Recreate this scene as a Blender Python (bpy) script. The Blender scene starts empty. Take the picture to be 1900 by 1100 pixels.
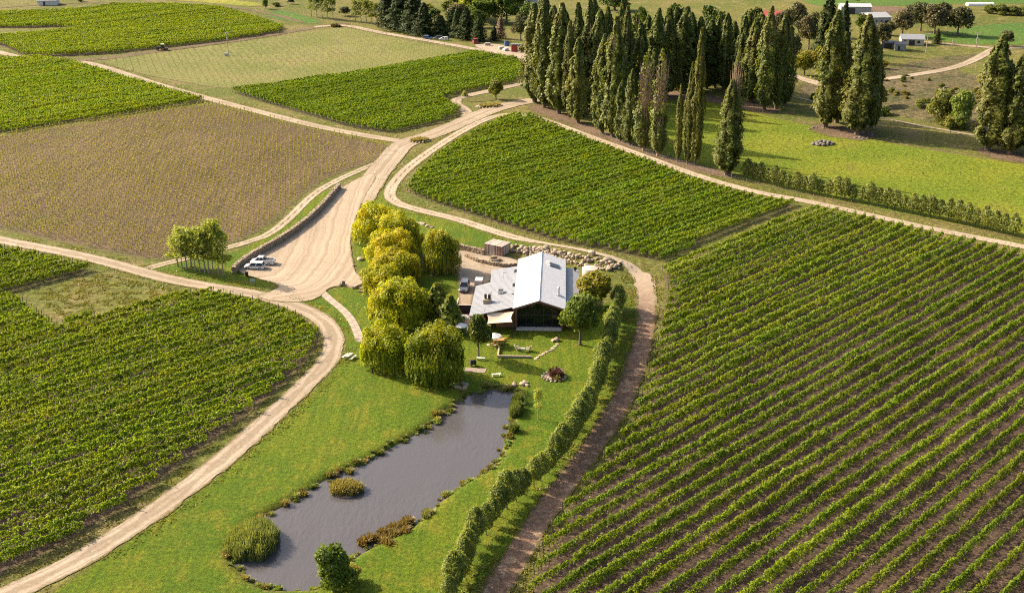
import bpy, math, random
import numpy as np
from mathutils import Vector, Matrix

random.seed(11)
RNG = np.random.default_rng(11)
scene = bpy.context.scene
C = scene.collection

# ------------------------------------------------------------------ camera, sky, sun, exposure
F_PX, TH, CAM_H, CX, CY = 2150.0, math.radians(21.57), 84.5, 950.0, 550.0
cam_d = bpy.data.cameras.new('camera')
cam = bpy.data.objects.new('camera', cam_d)
C.objects.link(cam)
cam.location = (0, 0, CAM_H)
cam.rotation_euler = (math.pi / 2 - TH, 0, 0)
cam_d.sensor_width = 36.0
cam_d.lens = 36.0 * F_PX / 1900.0
cam_d.clip_start = 1.0
cam_d.clip_end = 9000.0
scene.camera = cam

SUN_AZ, SUN_EL = math.radians(118.0), math.radians(32.0)      # heading the shadows run to, height of the sun
world = bpy.data.worlds.new('World')
scene.world = world
world.use_nodes = True
wn = world.node_tree
bg = wn.nodes['Background']
sky = wn.nodes.new('ShaderNodeTexSky')
sky.sky_type = 'NISHITA'
sky.sun_disc = False
sky.sun_elevation = SUN_EL
sky.sun_rotation = SUN_AZ + math.pi
sky.air_density = 1.0
sky.dust_density = 6.0
sky.ozone_density = 1.0
wn.links.new(sky.outputs[0], bg.inputs[0])
bg.inputs[1].default_value = 0.125

sun_d = bpy.data.lights.new('sun', 'SUN')
sun_d.energy = 5.0
sun_d.angle = math.radians(0.53)
sun_d.color = (1.0, 0.86, 0.66)
sun = bpy.data.objects.new('sun', sun_d)
C.objects.link(sun)
sdir = Vector((math.sin(SUN_AZ) * math.cos(SUN_EL), math.cos(SUN_AZ) * math.cos(SUN_EL), -math.sin(SUN_EL)))
sun.rotation_euler = sdir.to_track_quat('-Z', 'Y').to_euler()
sun.location = (-300, 300, 300)

vs = scene.view_settings
vs.view_transform = 'Standard'
vs.look = 'None'
vs.exposure = 1.08
vs.gamma = 1.0
vs.use_curve_mapping = False
scene.cycles.max_bounces = 5
scene.cycles.diffuse_bounces = 2
scene.cycles.glossy_bounces = 2
scene.cycles.transmission_bounces = 4
scene.cycles.transparent_max_bounces = 6
scene.cycles.use_denoising = False
scene.cycles.filter_width = 1.1

# ------------------------------------------------------------------ picture point -> place on the ground
def P0(x, y, z=0.0):
    u = (x - CX) / F_PX
    v = (y - CY) / F_PX
    dy = math.cos(TH) - v * math.sin(TH)
    dz = -math.sin(TH) - v * math.cos(TH)
    t = (z - CAM_H) / dz
    return (u * t, dy * t)

def Qy(X, Y, Z):
    a = Y * math.cos(TH) - (Z - CAM_H) * math.sin(TH)
    return CY - F_PX * (Y * math.sin(TH) + (Z - CAM_H) * math.cos(TH)) / a

def vnoise(x, y, s, seed=0):
    """smooth value noise 0..1, cell size s"""
    x = np.asarray(x, float) / s
    y = np.asarray(y, float) / s
    xi = np.floor(x); yi = np.floor(y)
    fx = x - xi; fy = y - yi
    fx = fx * fx * (3 - 2 * fx); fy = fy * fy * (3 - 2 * fy)
    def hsh(a, b):
        v = np.sin(a * 127.1 + b * 311.7 + seed * 74.7) * 43758.5453
        return v - np.floor(v)
    return (hsh(xi, yi) * (1 - fx) + hsh(xi + 1, yi) * fx) * (1 - fy) + (hsh(xi, yi + 1) * (1 - fx) + hsh(xi + 1, yi + 1) * fx) * fy

def sstep(a, b, x):
    t = np.clip((np.asarray(x, float) - a) / (b - a), 0, 1)
    return t * t * (3 - 2 * t)

def seg_dist(X, Y, pts, closed=False):
    pts = np.asarray(pts, float)
    n = len(pts)
    best = np.full(np.shape(X), 1e18)
    for i in range(n if closed else n - 1):
        a = pts[i]; b = pts[(i + 1) % n]
        d = b - a
        L2 = max(d @ d, 1e-9)
        t = np.clip(((X - a[0]) * d[0] + (Y - a[1]) * d[1]) / L2, 0, 1)
        best = np.minimum(best, (X - a[0] - t * d[0]) ** 2 + (Y - a[1] - t * d[1]) ** 2)
    return np.sqrt(best)

def poly_sdf(X, Y, poly):
    """positive inside"""
    X = np.asarray(X, float); Y = np.asarray(Y, float)
    d = seg_dist(X, Y, poly, True)
    ins = np.zeros(np.shape(X), bool)
    n = len(poly)
    for i in range(n):
        x1, y1 = poly[i]; x2, y2 = poly[(i + 1) % n]
        if y1 == y2:
            continue
        c = ((y1 > Y) != (y2 > Y)) & (X < (x2 - x1) * (Y - y1) / (y2 - y1) + x1)
        ins ^= c
    return np.where(ins, d, -d)

def smooth_line(pts, n=2, closed=False):
    """Chaikin corner cutting"""
    pts = [tuple(p) for p in pts]
    for _ in range(n):
        out = []
        m = len(pts)
        if not closed:
            out.append(pts[0])
        for i in range(m if closed else m - 1):
            a = pts[i]; b = pts[(i + 1) % m]
            out.append((a[0] * .75 + b[0] * .25, a[1] * .75 + b[1] * .25))
            out.append((a[0] * .25 + b[0] * .75, a[1] * .25 + b[1] * .75))
        if not closed:
            out.append(pts[-1])
        pts = out
    return pts

def Z7(l):      # points read off a 2.75x view of the pond
    return [(350 + x / 2.75, 700 + y / 2.75) for x, y in l]

POND_PX = Z7([(1395, 95), (1290, 170), (1225, 240), (1110, 300), (1010, 355), (900, 415), (800, 465), (700, 500), (590, 575), (480, 640), (380, 690),
              (310, 735), (245, 790), (205, 850), (215, 920), (260, 975), (300, 1010), (340, 1045), (450, 1068), (570, 1070), (680, 1062), (720, 1000),
              (850, 900), (1000, 815), (1130, 765), (1170, 720), (1240, 660), (1310, 600), (1420, 520), (1560, 440), (1600, 370), (1640, 220), (1690, 95),
              (1665, 55), (1560, 42), (1450, 62)])
POND = smooth_line([P0(*p) for p in POND_PX], 2, True)
GULLY = [P0(*p) for p in ((1500, 165), (1580, 178), (1650, 198), (1720, 214), (1800, 226), (1900, 236), (2000, 246))]
ROCKBANK = [P0(*p) for p in ((950, 460), (1000, 464), (1060, 475), (1110, 486), (1145, 497))]

def hgt(X, Y):
    if np.ndim(X) == 0 and np.ndim(Y) == 0:
        return hgt(np.array([X], float), np.array([Y], float))[0]
    X, Y = np.broadcast_arrays(np.asarray(X, float), np.asarray(Y, float))
    h = np.zeros(X.shape)
    far = sstep(420, 520, Y)
    h = h + far * 3.0 * (vnoise(X, Y, 95, 3) - 0.45)
    m = (X > -60) & (X < 30) & (Y > 100) & (Y < 190)
    if m.any():
        d = -poly_sdf(X[m], Y[m], POND)
        h[m] += -1.25 * (1 - sstep(-1.3, 1.1, d))
    m = (X > 60) & (Y > 290) & (Y < 450)
    if m.any():
        d = seg_dist(X[m], Y[m], GULLY)
        h[m] += -3.2 * np.exp(-(d / 11.0) ** 2) + 0.8 * (vnoise(X[m], Y[m], 9, 8) - .5) * np.exp(-(d / 22.0) ** 2)
    m = (X > -20) & (X < 50) & (Y > 205) & (Y < 260)
    if m.any():
        d = seg_dist(X[m], Y[m], ROCKBANK)
        h[m] += 1.1 * np.exp(-(d / 3.6) ** 2)
    return h

def P(x, y):
    z = 0.0
    for _ in range(5):
        p = P0(x, y, z)
        z = float(hgt(p[0], p[1]))
    return p

def P3(x, y, dz=0.0):
    p = P(x, y)
    return (p[0], p[1], float(hgt(*p)) + dz)

def PP(l):
    return [P(*p) for p in l]

def top_h(bx, by, ty):
    """height of an upright thing whose foot is at (bx,by) and whose tip is at picture row ty"""
    X, Y, Z = P3(bx, by)
    lo, hi = 0.0, 90.0
    for _ in range(40):
        m = (lo + hi) / 2
        if Qy(X, Y, Z + m) > ty: lo = m
        else: hi = m
    return lo

def mpp(x, y):
    """metres per picture pixel at a ground point"""
    X, Y = P(x, y)
    return (Y * math.cos(TH) + CAM_H * math.sin(TH)) / F_PX

# ------------------------------------------------------------------ materials
def new_mat(name):
    m = bpy.data.materials.new(name)
    m.use_nodes = True
    nt = m.node_tree
    return m, nt, nt.nodes['Principled BSDF'], nt.nodes['Material Output']

def N(nt, t, **kw):
    n = nt.nodes.new(t)
    for k, v in kw.items():
        setattr(n, k, v)
    return n

def noise(nt, vec, scale, detail=3.0, rough=0.55, dist=0.0):
    n = N(nt, 'ShaderNodeTexNoise')
    n.inputs['Scale'].default_value = scale
    n.inputs['Detail'].default_value = detail
    n.inputs['Roughness'].default_value = rough
    n.inputs['Distortion'].default_value = dist
    if vec is not None: nt.links.new(vec, n.inputs['Vector'])
    return n.outputs['Fac']

def ramp(nt, fac, stops, interp='LINEAR'):
    r = N(nt, 'ShaderNodeValToRGB')
    r.color_ramp.interpolation = interp
    e = r.color_ramp.elements
    while len(e) > 1: e.remove(e[-1])
    for i, (p, c) in enumerate(stops):
        if not isinstance(c, tuple): c = (c, c, c)
        if i == 0: e[0].position = p; el = e[0]
        else: el = e.new(p)
        el.color = (*c, 1)
    nt.links.new(fac, r.inputs[0])
    return r.outputs[0]

def mix(nt, fac, a, b, mode='MIX'):
    n = N(nt, 'ShaderNodeMix', data_type='RGBA', blend_type=mode)
    for sock, v in ((n.inputs[0], fac), (n.inputs[6], a), (n.inputs[7], b)):
        if isinstance(v, (int, float)): sock.default_value = v
        elif isinstance(v, tuple): sock.default_value = (*v, 1)
        else: nt.links.new(v, sock)
    return n.outputs[2]

def math_n(nt, op, a, b=0.0, c=0.0):
    n = N(nt, 'ShaderNodeMath', operation=op)
    for i, v in enumerate((a, b, c)):
        if isinstance(v, (int, float)): n.inputs[i].default_value = v
        else: nt.links.new(v, n.inputs[i])
    return n.outputs[0]

def maprange(nt, v, a, b, c=0.0, d=1.0, smooth=True):
    n = N(nt, 'ShaderNodeMapRange', interpolation_type='SMOOTHSTEP' if smooth else 'LINEAR')
    nt.links.new(v, n.inputs[0])
    for i, q in enumerate((a, b, c, d)): n.inputs[1 + i].default_value = q
    return n.outputs[0]

def wpos(nt, rot=0.0, scale=(1, 1, 1)):
    g = N(nt, 'ShaderNodeNewGeometry')
    if rot == 0.0 and scale == (1, 1, 1): return g.outputs['Position']
    mp = N(nt, 'ShaderNodeMapping')
    mp.vector_type = 'POINT'
    mp.inputs['Rotation'].default_value = (0, 0, rot)
    mp.inputs['Scale'].default_value = scale
    nt.links.new(g.outputs['Position'], mp.inputs[0])
    return mp.outputs[0]

def attr(nt, name):
    a = N(nt, 'ShaderNodeAttribute', attribute_name=name)
    return a

def bump(nt, h, strength, dist, bsdf):
    b = N(nt, 'ShaderNodeBump')
    b.inputs['Strength'].default_value = strength
    b.inputs['Distance'].default_value = dist
    nt.links.new(h, b.inputs['Height'])
    nt.links.new(b.outputs[0], bsdf.inputs['Normal'])

def ground_mat(name, a, b, c, big=0.02, mid=0.15, fine=2.2, cmid=(0.5, 0.68), bmp=0.5, bdist=0.25, edge=None, edge_w=0.8, ruts=None, stripes=None, speck=None, con=1.0, wheel=None):
    """a,b: colours of the large patches, c: colour of the mid-size patches; edge: colour that creeps in from the border"""
    m, nt, bs, out = new_mat(name)
    a, b, c = (tuple(v * .66 for v in q) for q in (a, b, c))
    if edge: edge = tuple(v * .66 for v in edge)
    pos = wpos(nt)
    col = mix(nt, maprange(nt, noise(nt, pos, big, 4, .6), .38, .62), a, b)
    mm = maprange(nt, noise(nt, pos, mid, 5, .65, .6), *cmid)
    col = mix(nt, mm, col, c)
    if stripes:
        rot, sc, dark = stripes
        dark = tuple(v * .66 for v in dark)
        st = noise(nt, wpos(nt, rot, (sc, sc * .06, 1)), 1.0, 3, .6)
        col = mix(nt, math_n(nt, 'MULTIPLY', maprange(nt, st, .45, .62), .75), col, dark)
    if speck:
        sc, th, cc = speck
        cc = tuple(v * .66 for v in cc)
        col = mix(nt, maprange(nt, noise(nt, pos, sc, 3, .7), th, th + .06), col, cc)
    if wheel:
        sc, dark = wheel
        lat = attr(nt, 'lat').outputs['Fac']
        wob = math_n(nt, 'MULTIPLY_ADD', noise(nt, pos, .12, 3, .6), 2.2, 0.0)
        cv = N(nt, 'ShaderNodeCombineXYZ')
        nt.links.new(math_n(nt, 'ADD', lat, wob), cv.inputs[0])
        st = noise(nt, cv.outputs[0], sc, 4, .7)
        col = mix(nt, math_n(nt, 'MULTIPLY', maprange(nt, st, .42, .60), .8), col, tuple(v * .66 for v in dark))
    if ruts:
        w0, w1, cc = ruts
        lat = attr(nt, 'lat').outputs['Fac']
        nz = math_n(nt, 'MULTIPLY_ADD', noise(nt, pos, .9, 4, .7), 0.9, -.45)
        f = maprange(nt, math_n(nt, 'ADD', lat, nz), w0, w1, 1.0, 0.0)
        col = mix(nt, f, col, tuple(v * .66 for v in cc))
    if edge:
        e = attr(nt, 'edge').outputs['Fac']
        nz = math_n(nt, 'MULTIPLY_ADD', noise(nt, pos, .8, 5, .7), edge_w * 2.4, -edge_w * 1.2)
        col = mix(nt, maprange(nt, math_n(nt, 'ADD', e, nz), 0.0, edge_w, 1.0, 0.0), col, edge)
    fn = noise(nt, pos, fine * .55, 7, .78)
    col = mix(nt, 1.0, col, ramp(nt, fn, [(.33, 1 - .65 * con), (.5, 1.0), (.67, 1 + .75 * con)]), 'MULTIPLY')
    nt.links.new(col, bs.inputs['Base Color'])
    bs.inputs['Roughness'].default_value = 0.95
    bs.inputs['Specular IOR Level'].default_value = 0.10
    bump(nt, fn, bmp, bdist, bs)
    return m

def leaf_mat(name, dark, light, hot, trans=0.35, patch=0.12, use_obj=True, spec=.25):
    """leaf colour: each leaf picks a tone (tint), plants differ a little, large patches lean to 'hot'"""
    m, nt, bs, out = new_mat(name)
    tint = attr(nt, 'tint').outputs['Fac']
    col = mix(nt, tint, dark, light)
    pos = wpos(nt)
    col = mix(nt, math_n(nt, 'MULTIPLY', maprange(nt, noise(nt, pos, patch, 3, .6), .45, .65), .6), col, hot)
    if use_obj:
        oi = N(nt, 'ShaderNodeObjectInfo')
        col = mix(nt, 1.0, col, oi.outputs['Color'], 'MULTIPLY')
    nt.links.new(col, bs.inputs['Base Color'])
    bs.inputs['Roughness'].default_value = 0.55
    bs.inputs['Specular IOR Level'].default_value = spec
    tr = N(nt, 'ShaderNodeBsdfTranslucent')
    tc = mix(nt, 1.0, col, (1.25, 1.15, 0.55), 'MULTIPLY')
    nt.links.new(tc, tr.inputs[0])
    ms = N(nt, 'ShaderNodeMixShader')
    ms.inputs[0].default_value = trans
    nt.links.new(bs.outputs[0], ms.inputs[1])
    nt.links.new(tr.outputs[0], ms.inputs[2])
    nt.links.new(ms.outputs[0], out.inputs[0])
    return m

def plain(name, col, rough=0.7, metal=0.0, var=0.25, scale=3.0, spec=0.4, bmp=0.0):
    m, nt, bs, out = new_mat(name)
    tc = N(nt, 'ShaderNodeTexCoord').outputs['Object']
    f = noise(nt, tc, scale, 4, .65)
    lo = tuple(c * (1 - var) for c in col); hi = tuple(min(1, c * (1 + var)) for c in col)
    nt.links.new(ramp(nt, f, [(.3, lo), (.7, hi)]), bs.inputs['Base Color'])
    bs.inputs['Roughness'].default_value = rough
    bs.inputs['Metallic'].default_value = metal
    bs.inputs['Specular IOR Level'].default_value = spec
    if bmp: bump(nt, f, bmp, 0.05, bs)
    return m

def stone_mat(name, a, b):
    m, nt, bs, out = new_mat(name)
    oi = N(nt, 'ShaderNodeObjectInfo')
    pos = wpos(nt)
    f = noise(nt, pos, 1.6, 5, .7)
    g = noise(nt, pos, 9.0, 4, .7)
    col = mix(nt, maprange(nt, f, .35, .65), a, b)
    col = mix(nt, maprange(nt, g, .58, .72), col, (.30, .29, .25))
    nt.links.new(col, bs.inputs['Base Color'])
    bs.inputs['Roughness'].default_value = .9
    bump(nt, g, .5, .08, bs)
    return m

# ------------------------------------------------------------------ mesh helpers
def fast_mesh(name, verts, faces, mats=(), smooth=False, attrs=None):
    """verts (n,3); faces: (k,4) or (k,3) int array, or list of tuples"""
    me = bpy.data.meshes.new(name)
    verts = np.asarray(verts, np.float32)
    if isinstance(faces, np.ndarray):
        k, w = faces.shape
        me.vertices.add(len(verts))
        me.vertices.foreach_set('co', verts.ravel())
        me.loops.add(k * w)
        me.loops.foreach_set('vertex_index', faces.astype(np.int32).ravel())
        me.polygons.add(k)
        me.polygons.foreach_set('loop_start', np.arange(0, k * w, w, dtype=np.int32))
        me.update(calc_edges=True)
    else:
        me.from_pydata(verts.tolist(), [], faces)
        me.update()
    if smooth:
        me.polygons.foreach_set('use_smooth', np.ones(len(me.polygons), bool))
    if attrs:
        for k, v in attrs.items():
            a = me.attributes.new(k, 'FLOAT', 'POINT')
            a.data.foreach_set('value', np.asarray(v, np.float32))
    for m in mats: me.materials.append(m)
    me.validate()
    return me

class MB:
    """collects shapes for ONE mesh"""
    def __init__(self): self.v = []; self.f = []
    def add(self, vs, fs):
        o = len(self.v)
        self.v += [tuple(p) for p in vs]
        self.f += [tuple(i + o for i in f) for f in fs]
        return self
    def box(self, x0, x1, y0, y1, z0, z1):
        return self.hexa([(x0, y0, z0), (x1, y0, z0), (x1, y1, z0), (x0, y1, z0), (x0, y0, z1), (x1, y0, z1), (x1, y1, z1), (x0, y1, z1)])
    def hexa(self, p):
        return self.add(p, [(3, 2, 1, 0), (4, 5, 6, 7), (0, 1, 5, 4), (1, 2, 6, 5), (2, 3, 7, 6), (3, 0, 4, 7)])
    def obox(self, c, size, rz=0.0, tilt=0.0):
        """box centred on c in x,y, standing on c.z, turned by rz, leaned by tilt about its x"""
        sx, sy, sz = (s / 2 for s in size)
        M = Matrix.Translation(c) @ Matrix.Rotation(rz, 4, 'Z') @ Matrix.Rotation(tilt, 4, 'X')
        p = [M @ Vector(q) for q in ((-sx, -sy, 0), (sx, -sy, 0), (sx, sy, 0), (-sx, sy, 0), (-sx, -sy, 2 * sz), (sx, -sy, 2 * sz), (sx, sy, 2 * sz), (-sx, sy, 2 * sz))]
        return self.hexa(p)
    def prism(self, poly, z0, z1):
        """poly: list of (x,y) or (x,y,z) (z then is the top; thickness z1)"""
        n = len(poly)
        if len(poly[0]) == 3:
            lo = [(p[0], p[1], p[2] - z1) for p in poly]; hi = list(poly)
        else:
            lo = [(p[0], p[1], z0) for p in poly]; hi = [(p[0], p[1], z1) for p in poly]
        return self.add(lo + hi, [tuple(range(n - 1, -1, -1)), tuple(range(n, 2 * n))] + [(i, (i + 1) % n, n + (i + 1) % n, n + i) for i in range(n)])
    def tube(self, pts, rads, n=6, cap=True):
        rings = []
        pts = [Vector(p) for p in pts]
        for i, p in enumerate(pts):
            d = (pts[min(i + 1, len(pts) - 1)] - pts[max(i - 1, 0)])
            if d.length < 1e-6: d = Vector((0, 0, 1))
            d.normalize()
            a = d.cross(Vector((0, 1, 0)) if abs(d.y) < .9 else Vector((1, 0, 0))).normalized()
            b = d.cross(a)
            r = rads[i] if hasattr(rads, '__len__') else rads
            rings.append([p + (a * math.cos(2 * math.pi * k / n) + b * math.sin(2 * math.pi * k / n)) * r for k in range(n)])
        o = []
        for r in rings: o += r
        fs = [(i * n + k, i * n + (k + 1) % n, (i + 1) * n + (k + 1) % n, (i + 1) * n + k) for i in range(len(pts) - 1) for k in range(n)]
        if cap:
            fs.append(tuple(range(n - 1, -1, -1)))
            fs.append(tuple((len(pts) - 1) * n + k for k in range(n)))
        return self.add(o, fs)
    def mesh(self, name, mat, smooth=False):
        return fast_mesh(name, self.v, self.f, (mat,), smooth)
    def build(self, name, mat, parent=None, smooth=False, **props):
        return put(name, self.mesh(name, mat, smooth), parent, **props)

def put(name, me, parent=None, loc=None, rz=0.0, **props):
    o = bpy.data.objects.new(name, me)
    C.objects.link(o)
    if parent is not None: o.parent = parent
    if loc is not None: o.location = loc
    if rz: o.rotation_euler = (0, 0, rz)
    for k, v in props.items(): o[k] = v
    return o

def thing(name, label, cat, loc=(0, 0, 0), rz=0.0, group=None):
    o = bpy.data.objects.new(name, None)
    C.objects.link(o)
    o.location = loc
    o.rotation_euler = (0, 0, rz)
    o['label'] = label; o['category'] = cat
    if group: o['group'] = group
    return o

def tag(o, label, cat, group=None):
    o['label'] = label; o['category'] = cat
    if group: o['group'] = group
    return o

def quads(cent, nrm, up, w, l, tint, seed=0):
    """leaf quads (bent diamonds): cent (n,3), nrm/up (n,3), w,l (n,). returns verts, faces, tint"""
    n = len(cent)
    nrm = nrm / np.linalg.norm(nrm, axis=1, keepdims=True)
    side = np.cross(up, nrm)
    side /= np.maximum(np.linalg.norm(side, axis=1, keepdims=True), 1e-6)
    u = np.cross(nrm, side)
    w = np.asarray(w)[:, None]; l = np.asarray(l)[:, None]
    v = np.empty((n, 4, 3))
    v[:, 0] = cent - u * l * .5
    v[:, 1] = cent + side * w * .5 + nrm * w * .12
    v[:, 2] = cent + u * l * .5
    v[:, 3] = cent - side * w * .5 + nrm * w * .12
    f = np.arange(4 * n).reshape(n, 4)
    return v.reshape(-1, 3), f, np.repeat(tint, 4)

def rand_dir(n, rng):
    v = rng.normal(size=(n, 3))
    return v / np.linalg.norm(v, axis=1, keepdims=True)

def leaf_mesh(name, cent, out, w, l, mat, rng, up=None, rnd=0.8):
    n = len(cent)
    nrm = out + rand_dir(n, rng) * rnd
    if up is None: up = rand_dir(n, rng)
    tint = np.clip(rng.normal(.5, .28, n), 0, 1)
    v, f, t = quads(cent, nrm, up, w, l, tint)
    return fast_mesh(name, v, f, (mat,), False, {'tint': t})

# ------------------------------------------------------------------ sheets of ground
def sheet(name, dfun, pts, step, lift, mat, margin=3.0, latfun=None, rag=0.5, rag_s=2.0, kind='structure', seed=1, hfun=hgt):
    pts = np.asarray(pts, float)
    x0, y0 = pts.min(0) - margin; x1, y1 = pts.max(0) + margin
    xs = np.arange(x0, x1 + step, step); ys = np.arange(y0, y1 + step, step)
    X, Y = np.meshgrid(xs, ys)
    D = dfun(X, Y)
    E = D.copy()
    D = D + rag * ((vnoise(X, Y, rag_s, seed) - .5) * 1.4 + (vnoise(X, Y, rag_s * .4, seed + 5) - .5) * .8)
    D = np.where(np.abs(D) < 1e-4, 1e-4, D)
    Hh = hfun(X, Y) + lift
    L = latfun(X, Y) if latfun else np.zeros_like(D)
    ny, nx = D.shape
    inside = D > 0
    idx = -np.ones(D.shape, int)
    vi = np.argwhere(inside)
    idx[inside] = np.arange(len(vi))
    V = np.stack([X[inside], Y[inside], Hh[inside]], 1).tolist()
    A = E[inside].tolist(); B = L[inside].tolist()
    c = inside[:-1, :-1].astype(int) + inside[1:, :-1] + inside[:-1, 1:] + inside[1:, 1:]
    full = np.argwhere(c == 4)
    F = [(idx[j, i], idx[j, i + 1], idx[j + 1, i + 1], idx[j + 1, i]) for j, i in full]
    cut = {}
    def cross(a, b):
        k = (a, b) if a < b else (b, a)
        if k not in cut:
            t = D[a] / (D[a] - D[b])
            V.append([X[a] + (X[b] - X[a]) * t, Y[a] + (Y[b] - Y[a]) * t, Hh[a] + (Hh[b] - Hh[a]) * t])
            A.append(E[a] + (E[b] - E[a]) * t); B.append(L[a] + (L[b] - L[a]) * t)
            cut[k] = len(V) - 1
        return cut[k]
    for j, i in np.argwhere((c > 0) & (c < 4)):
        ring = [(j, i), (j, i + 1), (j + 1, i + 1), (j + 1, i)]
        poly = []
        for k in range(4):
            a = ring[k]; b = ring[(k + 1) % 4]
            if inside[a]: poly.append(idx[a])
            if inside[a] != inside[b]: poly.append(cross(a, b))
        if len(poly) >= 3: F.append(tuple(int(q) for q in poly))
    F = [tuple(int(q) for q in f) for f in F]
    me = fast_mesh(name, V, F, (mat,), True, {'edge': A, 'lat': B})
    return put(name, me, kind=kind)

def poly_sheet(name, px, step, lift, mat, smooth=1, **kw):
    poly = smooth_line(PP(px), smooth, True) if smooth else PP(px)
    return sheet(name, lambda X, Y: poly_sdf(X, Y, poly), poly, step, lift, mat, **kw)

def road_sheet(name, px, width, step, lift, mat, **kw):
    line = smooth_line(PP(px), 2)
    return sheet(name, lambda X, Y: width / 2 - seg_dist(X, Y, line), line, step, lift, mat, margin=width, latfun=lambda X, Y: seg_dist(X, Y, line), **kw)

# ================================================================== THE SETTING
GRASS_DULL = (.115, .125, .032)
M_PASTURE = ground_mat('pasture', (.13, .15, .028), (.19, .175, .045), (.235, .19, .075), big=.02, mid=.10, fine=1.5, cmid=(.48, .66), bmp=.8, bdist=.35)
M_LAWN = ground_mat('lawn_grass', (.095, .165, .011), (.160, .212, .013), (.205, .212, .02), big=.035, mid=.22, fine=3.0, cmid=(.44, .66), bmp=1.0, bdist=.35,
                    edge=(.17, .165, .035), edge_w=.8, stripes=(math.radians(-32), .9, (.105, .165, .012)), con=.75)
M_PADDOCK = ground_mat('paddock_grass', (.150, .205, .014), (.215, .235, .02), (.19, .165, .04), big=.03, mid=.06, fine=1.8, cmid=(.58, .75), bmp=.6, bdist=.25,
                       edge=(.18, .13, .065), edge_w=1.6)
M_DRYFIELD = ground_mat('field_grass', (.175, .19, .045), (.225, .215, .065), (.245, .20, .085), big=.02, mid=.12, fine=1.6, cmid=(.52, .7), edge=(.15, .13, .05), edge_w=1.5)
M_SOIL = ground_mat('vineyard_soil', (.100, .069, .052), (.135, .091, .066), (.095, .098, .032), big=.03, mid=.16, fine=2.6, cmid=(.56, .70), bmp=.8, bdist=.25,
                    edge=(.17, .145, .055), edge_w=1.6, stripes=(math.radians(45), .75, (.10, .068, .052)), speck=(1.5, .61, (.32, .235, .145)), con=1.0)
M_SOILGREEN = ground_mat('vineyard_floor', (.105, .105, .035), (.14, .115, .05), (.085, .075, .035), big=.03, mid=.16, fine=2.2, cmid=(.5, .7), bmp=.8, bdist=.25,
                         edge=(.17, .15, .055), edge_w=1.6)
M_YOUNG = ground_mat('young_vine_soil', (.168, .116, .068), (.208, .144, .084), (.145, .135, .045), big=.02, mid=.05, fine=2.0, cmid=(.55, .74), bmp=.8, bdist=.25,
                     edge=(.15, .14, .045), edge_w=2.2, stripes=(math.radians(45), .8, (.122, .088, .052)), con=.65)
ROADC = ((.47, .375, .27), (.55, .445, .33), (.40, .31, .215))
M_ROAD = ground_mat('gravel', *ROADC, big=.06, mid=.25, fine=3.5, cmid=(.5, .7), bmp=.3, bdist=.08, edge=(.20, .165, .075), edge_w=.55, con=.28, wheel=(1.1, (.31, .24, .165)))
M_TRACK = ground_mat('two_rut_track', *ROADC, big=.06, mid=.25, fine=3.0, cmid=(.5, .7), bmp=.4, bdist=.1, con=.4, edge=(.16, .15, .05), edge_w=.5, ruts=(.12, .42, (.20, .17, .075)))
M_REDTRACK = ground_mat('earth_track', (.215, .135, .09), (.28, .178, .12), (.44, .315, .205), big=.06, mid=.45, fine=2.2, cmid=(.5, .66), bmp=.7, bdist=.15, edge=(.13, .12, .035),
                        edge_w=.9, speck=(1.3, .62, (.15, .10, .075)), con=.7)
nt = M_REDTRACK.node_tree; bs = nt.nodes['Principled BSDF']      # the earth turns to pale gravel up the hill
src = bs.inputs['Base Color'].links[0].from_socket
sx_ = N(nt, 'ShaderNodeSeparateXYZ'); nt.links.new(wpos(nt), sx_.inputs[0])
yy_ = math_n(nt, 'MULTIPLY_ADD', noise(nt, wpos(nt), .35, 4, .7), 16.0, sx_.outputs[1])
nt.links.new(mix(nt, maprange(nt, yy_, 208, 236), src, (.32, .25, .18)), bs.inputs['Base Color'])
M_PARK = ground_mat('car_park_gravel', (.50, .395, .285), (.57, .455, .335), (.46, .36, .255), big=.05, mid=.2, fine=4.0, cmid=(.5, .7), bmp=.25, bdist=.06, edge=(.19, .17, .07), edge_w=.45,
                    con=.25, wheel=(.75, (.36, .275, .19)))
M_BARE = ground_mat('bare_earth', (.17, .115, .075), (.22, .15, .10), (.14, .12, .05), big=.08, mid=.3, fine=2.4, cmid=(.52, .7), bmp=.7, bdist=.2, edge=(.15, .14, .04), edge_w=1.6)
M_SCRUB = ground_mat('scrub_bank', (.15, .125, .058), (.20, .155, .082), (.095, .10, .036), big=.04, mid=.13, fine=1.0, cmid=(.48, .64), bmp=1.0, bdist=.6, edge=(.15, .135, .05), edge_w=3)
M_MEADOW = ground_mat('bright_meadow', (.26, .27, .03), (.30, .28, .045), (.22, .24, .03), big=.01, mid=.05, fine=1.2, bmp=.4, edge=(.16, .15, .05), edge_w=3)
M_CROP = ground_mat('green_crop', (.085, .17, .03), (.11, .19, .03), (.12, .16, .04), big=.02, mid=.08, fine=1.4, bmp=.6, bdist=.4, edge=(.15, .14, .05), edge_w=2)
M_YARD = ground_mat('yard_gravel', (.42, .335, .245), (.48, .39, .29), (.36, .28, .19), big=.08, mid=.3, fine=3.0, bmp=.3, bdist=.06, edge=(.2, .16, .08), edge_w=.7, con=.3)

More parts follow.
